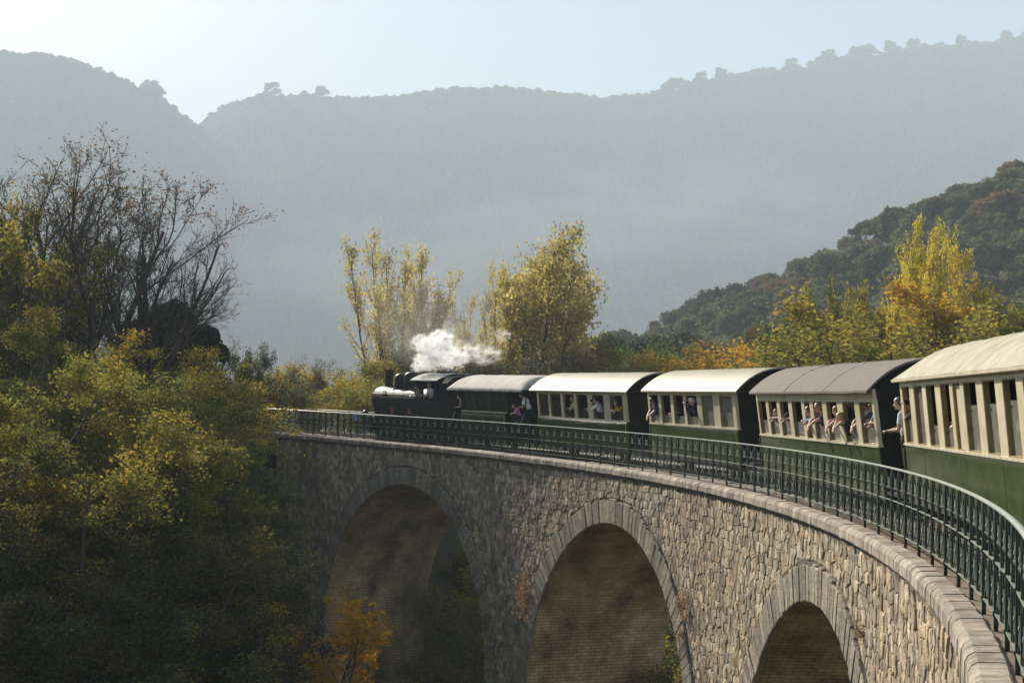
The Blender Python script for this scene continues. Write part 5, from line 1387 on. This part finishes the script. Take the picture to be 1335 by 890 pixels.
# ---- trees along the far crest
rr = np.random.RandomState(31)
def crest(fn, Yr, ulist, lab, grp):
    for k, (u, hp) in enumerate(ulist):
        X = (u - 667.5) / 1850 * Yr; z = fn(X); px = Yr / 1850.0
        sink = rr.uniform(.45, .75) if hp < 17 else .2
        plant('ridge', k, (X, Yr - 4, z - hp * px * sink), hp * px / 8.6 * 1.25, R_.uniform(0, 6.28), lab, 'tree', grp, 'crest_tree', sz=hp * px / 8.6 * 1.15)
ul = [(347, 20), (388, 15), (412, 17)]
u = 268
while u < 1345:
    dens = 1.0 if (u > 690 or u < 340) else .45
    if rr.rand() < dens * .9: ul.append((u, rr.uniform(10, 19) if u > 860 else rr.uniform(7, 13)))
    u += rr.uniform(4, 10)
crest(ridge_b, 2400, ul, 'small hazy tree standing against the sky on the far crest', 'trees on the far crest')
ul = []; u = -10
while u < 262: ul.append((u, rr.uniform(6, 12))); u += rr.uniform(5, 12)
ul += [(186, 20), (196, 19)]
crest(ridge_a, 2150, ul, 'small hazy tree on the crest of the left-hand mountain', 'trees on the left-hand crest')
# ---- the left bank
plant_px('bare', 0, 128, 212, 62, 15.2, 'large bare tree with spreading fine twigs above the yellow thicket', name='bare_tree', rz=2.0, wpx=330)
plant_px('bare', 1, 205, 262, 66, 15.2, 'bare tree reaching to the right against the misty slope', name='bare_tree', rz=.3, wpx=230)
plant_px('twiggy', 0, 105, 192, 72, 9.5, 'sparse tree with pale buff leaves at its top, behind the bare one', name='sparse_tree', mat=L_brown, wide=1.1)
plant_px('twiggy', 1, 60, 205, 70, 9.5, 'sparse brownish tree near the top left corner of the wood', name='sparse_tree', wide=1.1)
plant_px('twiggy', 2, 5, 160, 64, 9.5, 'dark brown twiggy tree at the left edge, tallest of the wood', name='sparse_tree', wide=1.0)
plant_px('broad', 2, 20, 245, 66, 12.4, 'yellow-green tree at the left edge below the dark brown one', name='broadleaf_tree', mat=L_yg, wpx=150)
plant_px('broad', 1, -30, 300, 60, 12.4, 'olive tree partly beyond the left edge', name='broadleaf_tree', mat=L_yg, wide=.8)
plant_px('broad', 0, 80, 360, 70, 12.4, 'grey-green tree half hidden behind the bare crown', name='broadleaf_tree', mat=L_grey, wpx=110)
plant_px('evergreen', 0, 215, 395, 74, 8.6, 'dark evergreen tree rounded above the yellow thicket', name='evergreen_tree', wide=.8)
plant_px('evergreen', 1, 262, 425, 76, 8.6, 'dark evergreen bush right of the larger evergreen', name='evergreen_tree', wide=.75)
plant_px('twiggy', 1, 262, 425, 79, 9.5, 'pale twiggy shrub beside the dark evergreen', name='sparse_tree', mat=L_grey, wide=1.4)
plant_px('broad', 2, 312, 452, 78, 12.4, 'small grey-green tree close to the sign boards', name='broadleaf_tree', mat=L_grey, wide=.7)
plant_px('thicket', 2, 165, 470, 66, 5.4, 'olive bush filling the gap below the dark evergreen', 'bush', None, 'bush', L_yg, wpx=170)
plant_px('thicket', 0, 120, 455, 68, 5.4, 'dull bush under the bare crown', 'bush', None, 'bush', L_shade, wpx=170)
plant_px('thicket', 1, 340, 480, 80, 5.4, 'pale bush behind the slatted gate', 'bush', None, 'bush', L_grey, wide=1.1)
g_ = 'locust trees of the left bank'
LO = [(10, 395, 50), (-45, 430, 44), (60, 455, 46), (110, 470, 48), (160, 450, 52), (205, 455, 54), (245, 480, 52), (285, 500, 54), (30, 520, 40), (95, 540, 40), (150, 535, 42), (205, 560, 42), (255, 560, 44), (-20, 600, 36), (60, 640, 34), (120, 650, 35), (185, 660, 36), (235, 650, 38), (300, 640, 42), (20, 740, 31), (100, 760, 31), (170, 770, 32), (240, 770, 34), (310, 740, 38), (275, 690, 38), (340, 800, 38)]
LOs = sorted(LO, key=lambda q: (0 if q[1] < 500 else 1 if q[1] < 640 else 2, q[0])); cnt = {}
ORD = ['first', 'second', 'third', 'fourth', 'fifth', 'sixth', 'seventh', 'eighth', 'ninth', 'tenth', 'eleventh', 'twelfth']
for k, (u, v, Y) in enumerate(LOs):
    row = 0 if v < 500 else 1 if v < 640 else 2; cnt[row] = cnt.get(row, 0) + 1
    mt = (L_locust if k % 4 else L_yg) if v < 590 else (L_shade if k % 3 else L_locust)
    Y = 36 + (Y - 30) * .8 if row == 2 else Y
    u = u * .80 - (22 if row < 2 else 48)
    top = at(u, v, Y); b = gz(top.x, Y); Hn = DIM['locust', k % 4][0]
    s = min(max((top.z - b) / Hn, .5), 1.3)
    plant('locust', k, (top.x, Y, top.z - Hn * s), s, R_.uniform(0, 6.28), '%s locust tree from the left edge in the %s row of the bank thicket' % (ORD[cnt[row] - 1], ['upper, sunlit', 'middle', 'lowest, shaded'][row]), 'tree', g_, 'locust_tree', crown_mat=mt)
g_ = 'green shrubs near the abutment'
for k, (u, v, Y, mt, sc) in enumerate([(300, 522, 62, L_green, 1), (330, 562, 60, L_yg, .9), (350, 575, 58, L_green, .8), (375, 620, 56, L_green, .8), (340, 640, 54, L_yg, .9), (380, 700, 52, L_green, .7), (270, 500, 66, L_green, 1.), (238, 470, 70, L_yg, 1.), (350, 700, 48, L_locust, .9), (318, 720, 46, L_locust, .9), (395, 765, 50, L_green, .6), (360, 800, 46, L_green, .7), (470, 800, 57, L_dark, .5)]):
    u = u - (34 if 300 < u < 400 and v > 540 else 12); sc *= .85 if v > 540 else 1
    top = at(u, v, Y); s = sc * .95; Hn = DIM['ferny', k % 3][0]
    plant('ferny', k, (top.x, Y, top.z - Hn * s), s, R_.uniform(0, 6.28), '%s feathery shrub beside the abutment %s' % (colname(mt), ['close to the signs', 'just below the coping', 'halfway down', 'low down in shade'][(v > 530) + (v > 600) + (v > 690)]), 'bush', g_, 'feathery_shrub', crown_mat=mt)
top = at(428, 776, 44); plant('ferny', 1, (top.x, 44, top.z - 4.8 * .75), .75, 1.0, 'bright orange-yellow shrub at the foot of the left arch', 'bush', None, 'orange_shrub', crown_mat=L_orange)
top = at(450, 835, 48); plant('thicket', 1, (top.x, 48, top.z - 5.4 * .5), .5, 2.0, 'low golden shrub in front of the left arch pier', 'bush', None, 'golden_shrub', crown_mat=L_gold)
# greenery seen through the left arch; leaf colours lightened in place of sunlight
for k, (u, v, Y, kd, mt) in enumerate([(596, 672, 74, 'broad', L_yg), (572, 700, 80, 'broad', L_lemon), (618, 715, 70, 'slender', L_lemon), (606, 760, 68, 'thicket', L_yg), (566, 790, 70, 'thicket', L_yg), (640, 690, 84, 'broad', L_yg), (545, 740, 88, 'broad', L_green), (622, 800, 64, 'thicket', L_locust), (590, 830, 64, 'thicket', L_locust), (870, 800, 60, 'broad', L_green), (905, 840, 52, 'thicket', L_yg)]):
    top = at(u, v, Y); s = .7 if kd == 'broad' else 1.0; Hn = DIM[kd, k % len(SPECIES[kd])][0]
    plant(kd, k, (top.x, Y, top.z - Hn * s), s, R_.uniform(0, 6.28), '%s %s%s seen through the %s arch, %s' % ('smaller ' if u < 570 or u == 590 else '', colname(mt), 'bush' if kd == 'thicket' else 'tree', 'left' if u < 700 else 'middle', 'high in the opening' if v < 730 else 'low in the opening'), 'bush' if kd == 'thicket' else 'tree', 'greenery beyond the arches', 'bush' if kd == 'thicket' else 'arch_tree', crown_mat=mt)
# small plants rooted in the masonry
def tuft(s, h, r, mat, label, n=260, size=.07, off=-.34, name='wall_plant'):
    rg = np.random.RandomState(int(s * 100)); P = rg.normal(size=(n, 3)) * np.array([r * .6, r * .6, r]); Q = leaf_quads(P, size, rg, .4, .4)
    e = empty(name, pt(s, off, h)); tag(e, label, 'plant'); put('leaves', leaf_mesh('leaves', Q, mat), e)
    m = MB(); 
    for k in range(7): m.tube([(0, 0, -.1), tuple(rg.normal(size=3) * r * .4), tuple(rg.normal(size=3) * r)], .008, 4)
    m.build('stem', M_bark, e)
L_dry = leafmat('dry_grass', [(.22, .12, .05), (.38, .22, .11), (.46, .30, .18)], .3)
tuft(19.4, -6.4, .22, L_grey, 'small pale plant growing from the right side of the left arch')
tuft(22.6, -4.9, .42, L_dry, 'patch of dry pinkish-brown growth left of the middle arch', 700, .10)
tuft(35.6, -3.3, .22, L_dry, 'brown withered plant hanging right of the middle arch', 260, .08)
tuft(35.5, -4.1, .18, L_dry, 'smaller withered plant under the one right of the middle arch', 200, .07)
tuft(34.9, -5.4, .16, L_yg, 'yellow-green sprig at the foot of the middle arch opening', 220, .07, -.2)
tuft(50.9, -1.55, .10, L_dry, 'tiny rust-brown tuft beside the right arch', 120, .05)
tuft(19.9, -.45, .11, L_dry, 'rust-brown patch just under the coping left of the middle arch', 120, .06, -.30)

# ------------------------------------------------------------------ sign boards, gate and small things at the viaduct end
M_board = surf('grey_board', (0.26, 0.27, 0.27), (0.38, 0.39, 0.39), 0.7, 3)
M_woodw = surf('weathered_wood', (0.24, 0.21, 0.17), (0.40, 0.36, 0.30), 0.9, 5, 0.004, 30, stretch=(1, 1, .3))
M_blue = surf('blue_sign_paint', (0.10, 0.17, 0.32), (0.16, 0.24, 0.42), 0.5, 4)
sb = empty('sign_board', pt(-2.9, -.15, -.15), None, ln(-2.9)[2]); tag(sb, 'two grey boards seen from behind on one thin pole at the viaduct end', 'sign')
m = MB(); m.tube([(0, 0, -.6), (0, 0, 1.15)], .03, 8); m.build('pole', M_barkg, sb)
for x0, x1 in ((-.21, -.012), (.012, .17)):
    m = MB(); m.box(x0, x1, -.035, -.015 - .01, .38, 1.12); m.box(x0 + .02, x1 - .02, -.05, -.0355, .48, .51); m.box(x0 + .02, x1 - .02, -.05, -.0355, .98, 1.01); m.build('board', M_board, sb)
gt = empty('slatted_gate', pt(-2.4, 1.6, -.14), None, ln(-2.4)[2] + .1); tag(gt, 'low wooden gate of five horizontal slats behind the grey boards', 'gate')
for x in (-.35, .75):
    m = MB(); m.box(x - .05, x + .05, -.05, .05, 0, 1.15); m.build('gate_post', M_woodw, gt)
for k in range(6):
    m = MB(); m.box(-.40, .80, -.085, -.055, .16 + k * .175, .26 + k * .175); m.build('slat', M_woodw, gt)
bs = empty('blue_sign', pt(1.05, 3.9, .0), None, ln(1)[2] + .15); tag(bs, 'small blue rectangular sign fixed to the far railing at the viaduct end', 'sign')
m = MB(); m.box(-.22, .22, -.02, .0, .68, 1.08); m.build('sign_face', M_blue, bs)
m = MB(); m.box(-.02, .02, .0, .04, -.1, 1.1); m.build('bracket', M_iron, bs)
ps = empty('roadside_post', pt(-9, 1, -.14)); tag(ps, 'thin metal handrail running off beyond the grey boards', 'handrail')
m = MB(); m.tube([(0, 0, 0), (0, 0, .4)], .02, 6); m.build('post', M_barkg, ps)

# ------------------------------------------------------------------ steam and haze
def volmat(name, dens, col=(1, 1, 1), nscale=1.4, lo=.42, hi=.62, aniso=.35, falloff=True, stretch=(1, 1, 1)):
    m = bpy.data.materials.new(name); m.use_nodes = True; n = m.node_tree.nodes; l = m.node_tree.links; n.clear()
    o = n.new('ShaderNodeOutputMaterial'); v = n.new('ShaderNodeVolumePrincipled'); l.new(v.outputs[0], o.inputs['Volume'])
    v.inputs['Color'].default_value = (*col, 1); v.inputs['Anisotropy'].default_value = aniso
    tc = n.new('ShaderNodeTexCoord'); nz = n.new('ShaderNodeTexNoise'); nz.inputs['Scale'].default_value = nscale; nz.inputs['Detail'].default_value = 5; nz.inputs['Roughness'].default_value = .6; nz.inputs['Distortion'].default_value = .4
    mp = n.new('ShaderNodeMapping'); mp.inputs['Scale'].default_value = stretch; l.new(tc.outputs['Object'], mp.inputs[0]); l.new(mp.outputs[0], nz.inputs['Vector'])
    mr = n.new('ShaderNodeMapRange'); mr.interpolation_type = 'SMOOTHSTEP'; mr.inputs[1].default_value = lo; mr.inputs[2].default_value = hi; mr.inputs[4].default_value = dens; l.new(nz.outputs[0], mr.inputs[0])
    # thin out towards the rim of the body
    ln_ = n.new('ShaderNodeVectorMath'); ln_.operation = 'LENGTH'; l.new(tc.outputs['Object'], ln_.inputs[0])
    m2 = n.new('ShaderNodeMapRange'); m2.interpolation_type = 'SMOOTHSTEP'; m2.inputs[1].default_value = 1.0; m2.inputs[2].default_value = .55; l.new(ln_.outputs['Value'], m2.inputs[0])
    mu = n.new('ShaderNodeMath'); mu.operation = 'MULTIPLY'; l.new(mr.outputs[0], mu.inputs[0]); l.new(m2.outputs[0], mu.inputs[1]); l.new(mu.outputs[0], v.inputs['Density'])
    return m
def puff(parent, c, r, mat, rot=0):
    m = MB(); m.ball((0, 0, 0), 1.0, 14, 10); o = put('puff', m.mesh('puff', mat, True), parent); o.location = Vector(c) - parent.location; o.scale = r; o.rotation_euler.z = rot; return o
V_steam = volmat('steam', 4.0, nscale=2.8, lo=.45, hi=.60)
V_thin = volmat('thin_steam', 1.3, nscale=2.6, lo=.46, hi=.64)
V_wisp = volmat('smoke_wisp', .035, nscale=1.2, lo=.35, hi=.7, aniso=.4)
st = empty('steam', at(560, 484, 61.5)); tag(st, 'white plume of steam rising above the locomotive cab', 'steam', kind='stuff')
puff(st, at(558, 470, 62), (.75, .7, .55), V_steam); puff(st, at(568, 456, 62.2), (.95, .8, .70), V_steam); puff(st, at(588, 466, 62.6), (1.0, .8, .60), V_steam)
puff(st, at(550, 447, 62.4), (.6, .5, .5), V_steam); puff(st, at(575, 441, 62.4), (.7, .6, .5), V_steam); puff(st, at(605, 458, 63), (.9, .8, .65), V_thin); puff(st, at(632, 462, 64), (1.0, .8, .6), V_thin); puff(st, at(655, 437, 65), (.55, .5, .4), V_thin); puff(st, at(545, 478, 61.6), (.4, .4, .3), V_steam)
puff(st, at(540, 410, 80), (3.2, 3.0, 3.4), V_wisp); puff(st, at(585, 440, 78), (3.4, 3.0, 2.2), V_wisp)
V_mist = volmat('valley_mist', .0011, nscale=1.6, lo=.35, hi=.7, aniso=.0, col=(.8, .86, .9))
for (u, v, Y, rx, ry, rz_, lab) in ((860, 275, 1300, 240, 200, 55, 'pale drift of mist in front of the far slope on the right'), (560, 345, 1200, 230, 180, 60, 'pale drift of mist low in the valley behind the two tall trees')):
    mt_ = empty('mist', at(u, v, Y)); tag(mt_, lab, 'mist', kind='stuff'); puff(mt_, at(u, v, Y), (rx, ry, rz_), V_mist, .2)
hz = MB(); hz.box(-3650, 3650, -450, 3950, -110, 730)
vm = bpy.data.materials.new('hazy_air'); vm.use_nodes = True; n_ = vm.node_tree.nodes; n_.clear(); o_ = n_.new('ShaderNodeOutputMaterial'); v_ = n_.new('ShaderNodeVolumePrincipled')
v_.inputs['Color'].default_value = (.655, .745, .82, 1); v_.inputs['Density'].default_value = .00047; v_.inputs['Anisotropy'].default_value = .0
vm.node_tree.links.new(v_.outputs[0], o_.inputs['Volume'])
h_ = hz.build('haze', vm); tag(h_, kind='stuff')
